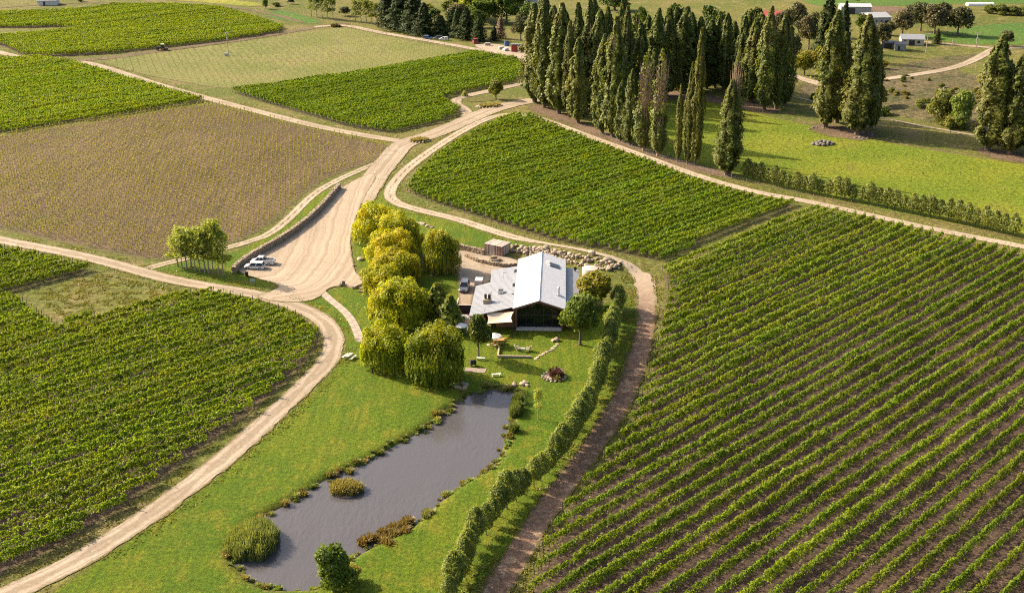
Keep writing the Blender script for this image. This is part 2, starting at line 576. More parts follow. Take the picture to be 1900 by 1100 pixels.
# --- the ground: one sheet to the horizon, fine where the picture looks
def spaced(a, b, s): return list(np.arange(a, b, s))
gx = spaced(-40, 8, .8) + spaced(8, 50, 1.6) + spaced(50, 160, 3) + spaced(160, 420, 6)
gx = spaced(-420, -160, 6) + spaced(-160, -40, 3) + gx + [420, 470, 560, 700, 1000, 1600, 2600, 4000]
gx = [-4000, -2600, -1600, -1000, -700, -560, -470] + gx
gy = [-600, -200, 0, 60, 90] + spaced(100, 114, 2) + spaced(114, 178, .8) + spaced(178, 260, 1.6) + spaced(260, 460, 2.5) + spaced(460, 760, 5) + [760, 800, 870, 980, 1200, 1600, 2400, 4000, 6500]
X, Y = np.meshgrid(np.array(gx, float), np.array(gy, float))
nyy, nxx = X.shape
I = np.arange(nyy * nxx).reshape(nyy, nxx)
Fq = np.stack([I[:-1, :-1], I[:-1, 1:], I[1:, 1:], I[1:, :-1]], -1).reshape(-1, 4)
me = fast_mesh('ground', np.stack([X, Y, hgt(X, Y)], -1).reshape(-1, 3), Fq, (M_PASTURE,), True)
put('ground', me, kind='structure')

# --- fields, lawns and bare patches
F_RIGHT = [(1222, 500), (1238, 525), (1236, 560), (1222, 620), (1202, 690), (1187, 740), (1160, 800), (1125, 850), (1080, 900), (1040, 950), (1010, 1010), (985, 1070), (955, 1150),
           (1500, 1250), (2120, 1290), (2080, 800), (2040, 508), (1900, 474), (1800, 452), (1700, 431), (1600, 407), (1525, 390), (1510, 388)]
F_MID = [(752, 357), (772, 325), (800, 300), (850, 265), (900, 238), (940, 219), (985, 217), (1040, 241), (1100, 266), (1200, 303), (1300, 341), (1400, 369), (1494, 381),
         (1400, 415), (1300, 455), (1225, 487), (1180, 477), (1130, 467), (1040, 452), (960, 428), (880, 402), (800, 377)]
F_LL_A = [(-60, 452), (60, 475), (185, 502), (110, 523), (25, 545), (-60, 562)]
F_LL = [(-60, 562), (25, 546), (60, 575), (112, 612), (130, 602), (250, 577), (350, 550), (400, 546), (470, 562), (550, 588), (598, 622), (582, 660), (520, 722), (430, 795), (380, 830), (300, 893),
        (200, 965), (100, 1022), (0, 1070), (-60, 1095)]
F_BROWN = [(-60, 262), (0, 252), (200, 222), (400, 190), (450, 206), (560, 234), (715, 267), (730, 276), (690, 303), (640, 318), (590, 340), (545, 378), (515, 408), (478, 432), (440, 450),
           (380, 466), (330, 478), (285, 484), (200, 470), (100, 448), (-60, 415)]
F_LEFT = [(-60, 130), (0, 112), (90, 110), (135, 117), (240, 148), (340, 177), (385, 188), (330, 197), (200, 218), (100, 233), (-60, 256)]
F_TOP = [(-60, 82), (0, 84), (40, 103), (100, 106), (200, 101), (300, 89), (420, 76), (520, 61), (528, 52), (480, 36), (410, 16), (330, 11), (220, 11), (180, 17), (100, 23), (-60, 26), (-60, 52), (30, 53),
         (110, 51), (138, 56), (100, 61), (30, 68), (-60, 72)]
F_GRASS = [(172, 111), (300, 97), (440, 79), (600, 53), (655, 51), (760, 76), (880, 97), (790, 113), (700, 128), (560, 150), (428, 168), (340, 153), (250, 136)]
F_CEN = [(425, 171), (560, 153), (700, 131), (880, 99), (962, 113), (975, 135), (960, 152), (900, 165), (850, 176), (822, 186), (858, 204), (848, 216), (800, 233), (720, 248), (650, 238), (560, 212), (480, 189)]
poly_sheet('vineyard_soil', F_RIGHT, 1.2, .03, M_SOIL)
poly_sheet('vineyard_soil', F_MID, 1.5, .03, M_SOILGREEN)
poly_sheet('vineyard_soil', F_LL, 1.2, .03, M_SOIL)
poly_sheet('vineyard_soil', F_LL_A, 1.2, .035, M_SOILGREEN)
poly_sheet('young_vineyard_soil', F_BROWN, 1.5, .03, M_YOUNG, rag=1.2)
poly_sheet('vineyard_soil', F_LEFT, 2.5, .03, M_SOILGREEN)
poly_sheet('vineyard_soil', F_TOP, 3, .05, M_SOIL)
poly_sheet('grass_field', F_GRASS, 2.5, .05, M_DRYFIELD)
poly_sheet('vineyard_soil', F_CEN, 2.5, .03, M_SOILGREEN)

LAWN_PX = [(30, 1140), (240, 1000), (340, 930), (440, 855), (510, 790), (585, 722), (626, 676), (642, 640), (630, 605), (595, 578), (540, 556), (575, 543), (610, 540), (650, 528), (720, 522), (790, 500),
           (850, 500), (858, 560), (862, 600), (960, 612), (1060, 600), (1120, 560), (1182, 545), (1188, 600), (1180, 650), (1152, 725), (1105, 805), (1045, 885), (995, 955), (945, 1035), (890, 1140)]
lawn_poly = smooth_line(PP(LAWN_PX), 1, True)
sheet('lawn', lambda X, Y: np.minimum(poly_sdf(X, Y, lawn_poly), -poly_sdf(X, Y, POND) + .2), lawn_poly, .8, .02, M_LAWN)
poly_sheet('lawn', [(715, 345), (700, 370), (668, 372), (652, 425), (655, 470), (668, 512), (700, 520), (770, 470), (850, 455), (960, 462), (1010, 460), (920, 438), (850, 412), (780, 396), (735, 385), (722, 365)], 1.0, .02, M_LAWN)
poly_sheet('lawn', [(250, 492), (300, 497), (330, 487), (420, 473), (470, 452), (520, 425), (560, 385), (600, 352), (630, 352), (600, 390), (560, 424), (520, 452), (480, 474), (450, 495), (470, 515), (526, 528), (500, 536), (430, 533), (350, 522), (305, 508)], 1.0, .02, M_LAWN)
poly_sheet('paddock', [(1236, 170), (1400, 208), (1500, 232), (1640, 262), (1760, 283), (1990, 318), (1990, 462), (1800, 424), (1600, 384), (1400, 340), (1300, 313), (1240, 292), (1160, 262), (1120, 240)], 2.0, .03, M_PADDOCK, rag=1.5)
for i, px in enumerate(([(985, 188), (1060, 214), (1140, 250), (1220, 283), (1300, 305), (1380, 325), (1350, 335), (1240, 308), (1130, 268), (1040, 228), (975, 205)],
                        [(1060, 180), (1250, 165), (1400, 190), (1460, 205), (1420, 215), (1330, 190), (1230, 185), (1140, 215)],
                        [(1495, 232), (1540, 228), (1620, 245), (1640, 258), (1580, 262), (1520, 250)], [(1790, 275), (1850, 275), (1940, 292), (1940, 308), (1850, 298)])):
    poly_sheet('bare_earth', px, 1.6, .05 + .01 * i, M_BARE, rag=2.0, rag_s=4)
poly_sheet('scrub_bank', [(1480, 150), (1560, 150), (1640, 128), (1720, 108), (1800, 100), (1830, 100), (1800, 118), (1760, 132), (1850, 145), (1990, 170), (1990, 250), (1900, 255), (1800, 243), (1700, 226), (1600, 203), (1540, 190), (1480, 176)], 2.5, .02, M_SCRUB, rag=3, rag_s=6)
poly_sheet('meadow', [(330, -8), (480, 4), (505, 13), (440, 12), (350, 3), (240, -2), (200, -12)], 4, .05, M_MEADOW, rag=2)
poly_sheet('crop_field', [(478, 24), (530, 18), (612, 42), (575, 46), (520, 40)], 3, .05, M_CROP)
poly_sheet('crop_field', [(140, 16), (200, 6), (215, 10), (180, 17), (150, 20)], 3, .05, M_CROP)
poly_sheet('green_paddock', [(1480, -10), (1640, -14), (1990, -14), (1990, 8), (1800, 8), (1640, 12), (1500, 14)], 5, .05, M_CROP)
poly_sheet('green_paddock', [(1690, 62), (1760, 60), (1820, 45), (1990, 38), (1990, 84), (1860, 84), (1760, 82)], 4, .04, M_CROP)
poly_sheet('bare_earth', [(1600, 12), (1650, 12), (1700, 18), (1670, 28), (1620, 26)], 3, .06, M_BARE)

# --- roads, tracks, car park
FARM_PX = [(-60, 82), (0, 98), (40, 108), (150, 113), (210, 130), (300, 160), (400, 187), (500, 213), (600, 238), (700, 256), (748, 263)]
road_sheet('farm_road', FARM_PX, 4.4, 1.0, .09, M_ROAD, rag=.4)
road_sheet('headland_track', [(150, 112), (220, 107), (300, 94), (440, 76), (540, 59), (600, 48), (640, 45)], 6.0, 1.6, .10, M_BARE, rag=1)
road_sheet('farm_road', [(590, 50), (640, 46), (700, 60), (770, 72), (850, 86), (920, 99), (985, 110)], 4.6, 1.4, .11, M_ROAD, rag=.5)
poly_sheet('farm_yard', [(872, 84), (905, 80), (985, 92), (1000, 122), (960, 112), (915, 101)], 1.4, .12, M_YARD)
road_sheet('main_road', [(668, 372), (690, 335), (722, 296), (748, 265), (800, 252), (860, 226), (905, 206), (960, 191), (1010, 184)], 7.4, .9, .12, M_ROAD, rag=.6)
road_sheet('loop_drive', [(862, 226), (870, 207), (840, 191), (855, 181), (895, 172), (940, 162), (985, 152)], 4.2, .9, .10, M_ROAD, rag=.4)
PERIM_PX = [(1195, 600), (1200, 570), (1196, 530), (1180, 500), (1130, 476), (1080, 464), (1000, 451), (920, 431), (850, 407), (780, 391), (735, 378), (718, 360), (744, 322), (790, 286), (850, 247), (900, 221), (942, 211),
                               (985, 214), (1040, 233), (1100, 256), (1200, 292), (1300, 329), (1400, 357), (1500, 374), (1600, 396), (1700, 419), (1800, 439), (1900, 458), (1990, 478)]
road_sheet('perimeter_track', PERIM_PX, 3.4, .8, .075, M_TRACK, rag=.45)
EARTH_PX = [(1192, 512), (1199, 545), (1201, 590), (1190, 650), (1162, 730), (1115, 810), (1055, 890), (1005, 958), (958, 1035), (918, 1100), (890, 1150)]
road_sheet('earth_track', EARTH_PX, 4.0, .7, .095, M_REDTRACK, rag=.7)
LOWER_PX = [(-60, 430), (0, 446), (100, 464), (200, 486), (300, 516), (400, 534), (470, 545), (530, 561), (582, 582), (612, 606), (622, 636), (610, 670), (570, 711), (500, 776), (430, 841), (330, 918), (230, 988),
                          (130, 1048), (20, 1100), (-60, 1135)]
road_sheet('lower_road', LOWER_PX, 4.0, .7, .08, M_ROAD, rag=.5)
road_sheet('wheel_track', [(278, 497), (310, 488), (400, 466), (460, 449), (500, 436), (540, 402), (580, 361), (620, 337), (660, 319), (700, 302)], 2.7, .7, .06, M_TRACK, rag=.35)
PARK_FLOW = smooth_line(PP([(760, 250), (720, 300), (690, 340), (672, 400), (664, 460), (640, 510), (600, 545), (520, 556)]), 2)
poly_sheet('car_park', [(705, 318), (672, 375), (655, 420), (650, 450), (655, 490), (664, 512), (690, 518), (716, 532), (690, 541), (640, 530), (612, 534), (600, 548), (575, 560), (520, 562), (470, 552), (500, 542), (524, 530),
                        (470, 516), (437, 504), (447, 491), (480, 471), (520, 449), (560, 421), (600, 386), (630, 350), (670, 328)], .8, .13, M_PARK, rag=.35,
           latfun=lambda X, Y: seg_dist(X, Y, PARK_FLOW))
poly_sheet('house_drive', [(850, 460), (900, 472), (962, 478), (965, 500), (915, 505), (908, 528), (880, 535), (872, 590), (858, 590), (850, 560), (852, 520), (840, 485)], .8, .06, M_YARD, rag=.3)
road_sheet('far_road', [(1990, 278), (1900, 262), (1800, 250), (1700, 232), (1600, 211), (1540, 196), (1470, 179)], 3.6, 1.5, .09, M_ROAD, rag=.4)
road_sheet('far_road', [(1440, 128), (1475, 142), (1500, 150), (1560, 162), (1620, 150), (1700, 139), (1760, 129), (1800, 116), (1832, 98), (1846, 90), (1900, 89), (1990, 86)], 4.4, 1.6, .10, M_ROAD, rag=.4)
road_sheet('far_road', [(1846, 90), (1800, 86), (1750, 82), (1715, 78)], 4.0, 1.6, .11, M_ROAD, rag=.4)
road_sheet('far_road', [(-60, 20), (60, 10), (160, 5), (300, 6), (430, 12), (520, 30), (560, 42)], 4.0, 3, .10, M_BARE, rag=1)

# --- pond
m, nt, bs, out = new_mat('pond_water')
bs.inputs['Base Color'].default_value = (.076, .071, .073, 1)
bs.inputs['Roughness'].default_value = .05
bs.inputs['IOR'].default_value = 1.33
bs.inputs['Specular IOR Level'].default_value = .6
w1 = noise(nt, wpos(nt, math.radians(20), (1, .45, 1)), 1.6, 3, .55)
w2 = noise(nt, wpos(nt), .22, 2, .5)
w3 = maprange(nt, noise(nt, wpos(nt, .4, (1, .5, 1)), .09, 3, .6), .38, .62, .35, 1.3)
bump(nt, math_n(nt, 'MULTIPLY', math_n(nt, 'MULTIPLY_ADD', w2, .5, w1), w3), .40, .13, bs)
M_WATER = m
sheet('pond_water', lambda X, Y: poly_sdf(X, Y, POND) + 1.0, POND, 1.0, 0.0, M_WATER, rag=0.0, hfun=lambda X, Y: np.full(np.shape(X), -.55))

# ================================================================== VINES
M_VINE = leaf_mat('vine_leaf', (.095, .155, .011), (.26, .335, .024), (.235, .285, .022), trans=.5, patch=.09)
M_WOOD = plain('weathered_post', (.20, .15, .105), .9, var=.35, scale=2)
M_BARK = plain('bark', (.12, .085, .06), .95, var=.4, scale=3)
ROW_HEAD = math.radians(45.0)
SEG = 8.0

def canopy_mesh(seed, dens=135, hi=2.05, lo=.7, half=.35):
    rng = np.random.default_rng(seed)
    n = int(SEG * dens)
    x = rng.uniform(0, SEG, n)
    vine = np.floor(x / 1.3)
    lump = vnoise(x, 0 * x + seed * 3.1, .55, seed) ; lump2 = vnoise(x, 0 * x + 7.7, 1.6, seed + 3)
    top = lo + .35 + (hi - lo - .35) * (.25 + .9 * lump) * (.7 + .5 * lump2)
    gap = lump2 < .15
    z = lo + (top - lo) * rng.uniform(0, 1, n) ** .75
    wid = half * (.40 + 1.05 * lump) * (1.15 - .65 * ((z - lo) / (top - lo + .01)) ** 2)
    y = np.clip(rng.normal(0, .62, n), -1.2, 1.2) * wid
    keep = ~(gap & (rng.uniform(0, 1, n) < .75))
    c = np.stack([x, y, z], 1)[keep]
    outw = np.stack([rng.normal(0, .3, len(c)), np.sign(c[:, 1]) * .8, (c[:, 2] - 1.2) * .9], 1)
    # upright shoots
    k = int(SEG * 5)
    sx = rng.uniform(0, SEG, k); st = rng.uniform(.15, .55, k)
    sc = []
    for q in range(4):
        sc.append(np.stack([sx + rng.normal(0, .05, k), rng.normal(0, .1, k), hi - .35 + st * q / 2.5 * vnoise(sx, sx * 0, .7, seed + 9) * 1.3], 1))
    sc = np.concatenate(sc)
    c = np.concatenate([c, sc]); outw = np.concatenate([outw, rng.normal(0, .4, (len(sc), 3)) + (0, 0, .5)])
    n = len(c)
    s = rng.uniform(.15, .30, n)
    return leaf_mesh('canopy', c, outw, s, s * rng.uniform(.9, 1.3, n), M_VINE, rng, rnd=.9)

CANOPY = [canopy_mesh(100 + i) for i in range(8)]
CANOPY_SPARSE = [canopy_mesh(140 + i, dens=80, hi=1.85, half=.30) for i in range(6)]
POST_ME = MB().tube([(0, 0, -.1), (0, 0, 1.85)], .07, 5).mesh('end_post', M_WOOD)

def row_spans(poly, head, spacing, trim=.8, phase=.3):
    u = np.array([math.sin(head), math.cos(head)]); n = np.array([math.cos(head), -math.sin(head)])
    pts = np.asarray(poly)
    t = pts @ n; s = pts @ u
    out = []
    k = math.ceil(t.min() / spacing - phase)
    while (k + phase) * spacing < t.max():
        tt = (k + phase) * spacing
        xs = []
        m = len(pts)
        for i in range(m):
            a, b = t[i] - tt, t[(i + 1) % m] - tt
            if (a > 0) != (b > 0):
                xs.append(s[i] + (s[(i + 1) % m] - s[i]) * a / (a - b))
        xs.sort()
        for i in range(0, len(xs) - 1, 2):
            s0, s1 = xs[i] + trim, xs[i + 1] - trim
            if s1 - s0 > 5: out.append((tt, s0, s1))
        k += 1
    return out, u, n

ONES = 'zeroth first second third fourth fifth sixth seventh eighth ninth tenth eleventh twelfth thirteenth fourteenth fifteenth sixteenth seventeenth eighteenth nineteenth'.split()
TENS = 'x x twenty thirty forty fifty sixty seventy eighty ninety'.split()
def ordinal(n):
    if n < 20: return ONES[n]
    if n >= 100: return str(n) + 'th'
    return (TENS[n // 10][:-1] + 'ieth') if n % 10 == 0 else TENS[n // 10] + '-' + ONES[n % 10]
vine_rng = random.Random(5)
n_rows = 0
def vine_block(px, label, group, spacing=2.4, trunks=True, tone=(1, 1, 1), sparse=0.0, phase=.3, head=ROW_HEAD, hs=1.0):
    global n_rows
    spans, u, nn = row_spans(PP(px), head, spacing, phase=phase)
    for ri_, (t, s0, s1) in enumerate(spans):
        n_rows += 1
        a = u * s0 + nn * t
        L = s1 - s0
        z0 = float(hgt(*a))
        r = thing('vine_row', label.replace('#', ordinal(ri_ + 1)), 'vine row', (a[0], a[1], z0), math.pi / 2 - head, group)
        k = max(1, round(L / SEG))
        sc = L / (k * SEG)
        br = vine_rng.uniform(.82, 1.15); yl = vine_rng.uniform(-.10, .06)
        bulk = vine_rng.choice((.85, .95, 1.0, 1.05, 1.22))
        mids = [a + u * (i + .5) * L / k for i in range(k)]
        zz = hgt(np.array([p[0] for p in mids]), np.array([p[1] for p in mids]))
        for i in range(k):
            me = vine_rng.choice(CANOPY_SPARSE if vine_rng.random() < sparse else CANOPY)
            o = put('canopy', me, r)
            fl = vine_rng.random() < .5
            o.rotation_euler = (0, 0, math.pi if fl else 0)
            o.location = ((i + (1 if fl else 0)) * L / k, 0, float(zz[i]) - z0)
            o.scale = (sc, bulk * vine_rng.uniform(.85, 1.2), hs * vine_rng.uniform(.9, 1.1) * (bulk ** .3))
            o.color = (tone[0] * br * (1 + yl), tone[1] * br, tone[2] * br, 1)
        for s_, e in ((-.25, 0), (L + .25, 1)):
            o = put('end_post', POST_ME, r, (s_, 0, float(zz[-1 if e else 0]) - z0))
            o.rotation_euler = (0, .12 * (1 if e else -1), 0)
        if trunks:
            mb = MB()
            q = 1.0
            while q < L:
                j = min(k - 1, int(q / L * k)); zb = float(zz[j]) - z0
                dx = vine_rng.uniform(-.12, .12)
                mb.tube([(q, 0, zb - .05), (q + dx, vine_rng.uniform(-.05, .05), zb + .95)], (.045, .035), 3, False)
                q += 1.5
            q = 6.0
            while q < L - 3:
                j = min(k - 1, int(q / L * k)); zb = float(zz[j]) - z0
                mb.tube([(q, .03, zb - .05), (q, .03, zb + 1.8)], .045, 4)
                q += 6.0
            mb.build('vine_trunks', M_BARK, r, kind='stuff')

vine_block(F_RIGHT, 'vine row of the large block by the earth track, # from the alley', 'vine rows of the large block by the earth track', tone=(1.0, 1.0, 1.0), sparse=.6)
vine_block(F_MID, 'vine row of the block behind the house, # counted from the main road', 'vine rows of the block behind the house', tone=(.95, 1.0, .9), sparse=.2)
vine_block(F_LL, 'vine row inside the lower road bend, # from the grass clearing side', 'vine rows of the block inside the lower road bend', tone=(1.0, 1.0, .9), sparse=.3)
vine_block(F_LL_A, 'short vine row between lower road and clearing, # from the road', 'short vine rows beside the grass clearing', tone=(1.0, 1.0, .9))
vine_block(F_CEN, 'vine row of the block by the loop drive, # from the grassy field', 'vine rows of the block by the loop drive', tone=(.92, .98, .9), trunks=False)
vine_block(F_LEFT, 'yellow-green vine row above the brown field, # from its far side', 'vine rows above the brown field', tone=(1.14, 1.12, 1.0), trunks=False)
vine_block(F_TOP, 'distant vine row in the block behind the tractor, # from its far side', 'vine rows of the block behind the tractor', tone=(1.18, 1.14, 1.0), trunks=False)

# young vines: thin stakes with a tuft, row by row
M_YVINE = leaf_mat('young_vine_leaf', (.19, .20, .02), (.36, .33, .04), (.27, .26, .03), trans=.4, patch=.04)
M_STAKE = plain('stake', (.27, .22, .13), .9, var=.3)
def young_block(px, label, group, spacing, plant, tuft, name, tone, post_h=1.5, leaf=True):
    spans, u, nn = row_spans(PP(px), ROW_HEAD, spacing, trim=1.2)
    for ri_, (t, s0, s1) in enumerate(spans):
        a = u * s0 + nn * t
        z0 = float(hgt(*a))
        r = thing(name, label.replace('#', ordinal(ri_ + 1)), 'vine row', (a[0], a[1], z0), math.pi / 2 - ROW_HEAD, group)
        # plants sit on a lattice, so that they line up from row to row
        ph = (t / spacing * 1.33) % plant
        s = math.ceil((s0 - ph) / plant) * plant + ph
        qs = np.arange(s, s1, plant) - s0
        if len(qs) == 0: qs = np.array([.5])
        wx = a[0] + u[0] * qs; wy = a[1] + u[1] * qs
        zz = hgt(wx, wy) - z0
        hh = post_h * (.8 + .4 * RNG.random(len(qs)))
        n = len(qs)
        mb = MB()
        for q, z, h in zip(qs, zz, hh):
            mb.tube([(q, 0, z - .05), (q + random.uniform(-.05, .05), 0, z + h)], .035, 3, False)
        mb.build('stakes', M_STAKE, r, kind='stuff')
        if leaf:
            vig = vnoise(wx, wy, 22, 4) * .7 + vnoise(wx, wy, 6, 9) * .5
            cs = []
            for j in range(n):
                kx = int(tuft * (.25 + 1.3 * vig[j]))
                if kx <= 0 or random.random() < .06: continue
                c = np.stack([qs[j] + RNG.normal(0, .13, kx), RNG.normal(0, .11, kx), zz[j] + RNG.uniform(.35, hh[j] + .15, kx)], 1)
                cs.append(c)
            c = np.concatenate(cs) if cs else np.zeros((1, 3))
            w = RNG.uniform(.14, .26, len(c))
            o = put('foliage', leaf_mesh('foliage', c, rand_dir(len(c), RNG), w, w * 1.3, M_YVINE, RNG), r, kind='stuff')
            o.color = (*tone, 1)

young_block(F_BROWN, 'row of staked young vines on brown soil, # from the far corner', 'young vine rows of the brown field', 2.4, 1.5, 26, 'young_vine_row', (1, 1, 1), 1.5)
young_block(F_GRASS, 'bare stake row in the grassy field, # from the far corner', 'stake rows of the grassy field', 3.6, 3.0, 0, 'stake_row', (1, 1, 1), 1.3, leaf=False)
print('vine rows', n_rows)

# ================================================================== TREES
M_TRUNK = plain('tree_bark', (.15, .115, .085), .95, var=.4, scale=1.5)
M_PALEBARK = plain('pale_bark', (.30, .25, .19), .9, var=.35, scale=2)
M_DEADWOOD = plain('dead_wood', (.30, .205, .145), .9, var=.3, scale=1.2)
L_POPLAR = leaf_mat('poplar_leaf', (.070, .098, .016), (.20, .22, .040), (.22, .205, .05), trans=.4, patch=.05)
L_WILLOW = leaf_mat('willow_leaf', (.20, .235, .010), (.48, .47, .018), (.54, .43, .015), trans=.45, patch=.12)
L_DARKWILLOW = leaf_mat('green_willow_leaf', (.10, .14, .012), (.28, .30, .02), (.42, .36, .02), trans=.42, patch=.12)
L_ALLEY = leaf_mat('alley_leaf', (.15, .185, .035), (.42, .44, .13), (.36, .36, .08), trans=.48, patch=.1)
L_AIRY = leaf_mat('birch_leaf', (.20, .255, .045), (.38, .43, .10), (.36, .39, .085), trans=.55, patch=.1)
L_GREEN = leaf_mat('broadleaf_leaf', (.07, .115, .014), (.18, .225, .03), (.19, .20, .035), trans=.4, patch=.1)
L_GOLD = leaf_mat('golden_leaf', (.12, .13, .012), (.30, .27, .02), (.30, .20, .02), trans=.4, patch=.2)
L_CONIFER = leaf_mat('conifer_needles', (.022, .036, .014), (.055, .075, .024), (.05, .06, .022), trans=.15, patch=.08, spec=.04)
L_EUC = leaf_mat('eucalypt_leaf', (.055, .065, .025), (.13, .13, .05), (.15, .12, .06), trans=.25, patch=.05)
L_RUST = leaf_mat('rusty_leaf', (.16, .10, .05), (.26, .17, .09), (.22, .16, .08), trans=.25, patch=.1)
L_REED = leaf_mat('reed_blade', (.12, .165, .04), (.28, .31, .10), (.24, .27, .08), trans=.35, patch=.3)
L_STRAW = leaf_mat('straw_blade', (.19, .17, .05), (.40, .36, .15), (.30, .28, .09), trans=.35, patch=.3)
L_RUSTREED = leaf_mat('rusty_reed', (.13, .11, .03), (.29, .23, .08), (.20, .20, .06), trans=.35, patch=.3)
L_FLAX = leaf_mat('red_flax', (.06, .025, .022), (.16, .06, .05), (.12, .06, .05), trans=.2, patch=.5)

def trunk_mb(H, r0, r1, seed, limbs=0, lz=(.3, .6), lr=2.0, lh=2.0, n=7, lean=.03):
    rg = random.Random(seed)
    mb = MB()
    pts = []; rs = []
    for i in range(6):
        t = i / 5
        pts.append((rg.uniform(-1, 1) * lean * H * t, rg.uniform(-1, 1) * lean * H * t, H * t - (.25 if i == 0 else 0)))
        rs.append(r0 * (1.35 if i == 0 else 1) * (1 - t) + r1 * t)
    mb.tube(pts, rs, n)
    for k in range(limbs):
        t = rg.uniform(*lz); a = k * 2.4 + rg.uniform(-.4, .4)
        j = min(4, int(t * 5)); b = Vector(pts[j]).lerp(Vector(pts[j + 1]), t * 5 - j)
        e = b + Vector((math.cos(a) * lr * rg.uniform(.6, 1), math.sin(a) * lr * rg.uniform(.6, 1), lh * rg.uniform(.6, 1.1)))
        mid = b.lerp(e, .5) + Vector((0, 0, lh * .08))
        mb.tube([b, mid, e], [r0 * .45, r0 * .3, r0 * .1], 5)
    return mb

def lobes_leaves(lobes, n, size, rng, shell=.55, flat=.0, sag=0.0):
    """leaves spread through a set of lobes (x,y,z,rx,rz), most of them near the lobes' skins"""
    lob = np.array(lobes, float)
    vol = lob[:, 3] ** 2 * lob[:, 4]
    pick = rng.choice(len(lob), n, p=vol ** .7 / (vol ** .7).sum())
    d = rand_dir(n, rng)
    d[:, 2] = np.where(rng.uniform(0, 1, n) < .35, np.abs(d[:, 2]), d[:, 2])
    r = rng.uniform(0, 1, n) ** (1 / 3) * (1 - shell) + shell
    r = r * (1 + rng.normal(0, .07, n))
    L = lob[pick]
    c = L[:, :3] + d * np.stack([L[:, 3], L[:, 3], L[:, 4]], 1) * r[:, None]
    # thin some spots so the sky side shows gaps
    g = vnoise(c[:, 0] * 1.0 + c[:, 2] * .7, c[:, 1] + c[:, 2] * .5, size * 3.2, int(rng.integers(99)))
    keep = g > .24
    s = rng.uniform(.7, 1.3, n) * size
    return c[keep], d[keep], s[keep]

def tree_variant(crown_name, c, d, s, mat, rng, elong=1.3, rnd=.8, up=None):
    return leaf_mesh('crown', c, d, s, s * elong, mat, rng, up=up, rnd=rnd)

def make_poplar(seed, H=30.0, R=2.7, n=8500, sparse_top=False, slim=False, mat=None):
    rng = np.random.default_rng(seed)
    t = rng.uniform(0, 1, n) ** .92
    env = np.where(t < .2, .45 + .55 * np.sin(t / .2 * math.pi / 2), 1 - ((t - .2) / .8) ** 2.9 * .90)
    env = env * (.82 + .36 * vnoise(t * 9, t * 0 + seed, 1.0, seed))
    ang = rng.uniform(0, 2 * math.pi, n)
    # upright plumes: the outline bulges and breaks along the height
    k = 6 + seed % 3
    plume = .5 + .5 * np.cos(ang * k + seed + 3 * vnoise(t * 5, ang, 1.0, seed + 1))
    cl = vnoise(ang * 2.2 + seed, t * 15, 1.0, seed + 2)
    r = R * env * (.42 + .30 * plume + .52 * cl) * rng.uniform(.5, 1.0, n) ** .5 * (1 + np.abs(rng.normal(0, .10, n)))
    z = 1.3 + (H - 1.3) * t
    bend = (vnoise(t * 2.5, t * 0 + seed * 2, 1.0, seed + 5) - .5) * 1.2 * t
    c = np.stack([np.cos(ang) * r + bend, np.sin(ang) * r + bend * .5, z + (1 - r / R) * .3], 1)
    d = np.stack([np.cos(ang), np.sin(ang), np.full(n, .55)], 1)
    keep = cl > .24
    if sparse_top: keep &= rng.uniform(0, 1, n) > sstep(.33, .5, t) * .93
    c, d = c[keep], d[keep]
    m = len(c)
    s = rng.uniform(.28, .60, m)
    up = np.stack([d[:, 0] * .4, d[:, 1] * .4, np.ones(m)], 1) + rng.normal(0, .35, (m, 3))
    crown = leaf_mesh('crown', c, d, s, s * 1.5, mat or L_POPLAR, rng, up=up, rnd=.55)
    mb = trunk_mb(H * .93, .42, .05, seed, 0, n=7, lean=.012)
    rg = random.Random(seed)
    for q in range(170 if sparse_top else 16):
        zz = H * rg.uniform(.12, .72); a = rg.uniform(0, 6.28); l = rg.uniform(3, 8); rr = R * rg.uniform(.3, .75)
        mb.tube([(0, 0, zz), (math.cos(a) * rr, math.sin(a) * rr, zz + l * .35), (math.cos(a) * rr * 1.05, math.sin(a) * rr * 1.05, min(zz + l, H))], [.10, .075, .03] if sparse_top else [.13, .09, .03], 4)
    tr = mb.mesh('trunk', M_DEADWOOD if sparse_top else M_TRUNK)
    return tr, crown, H, R

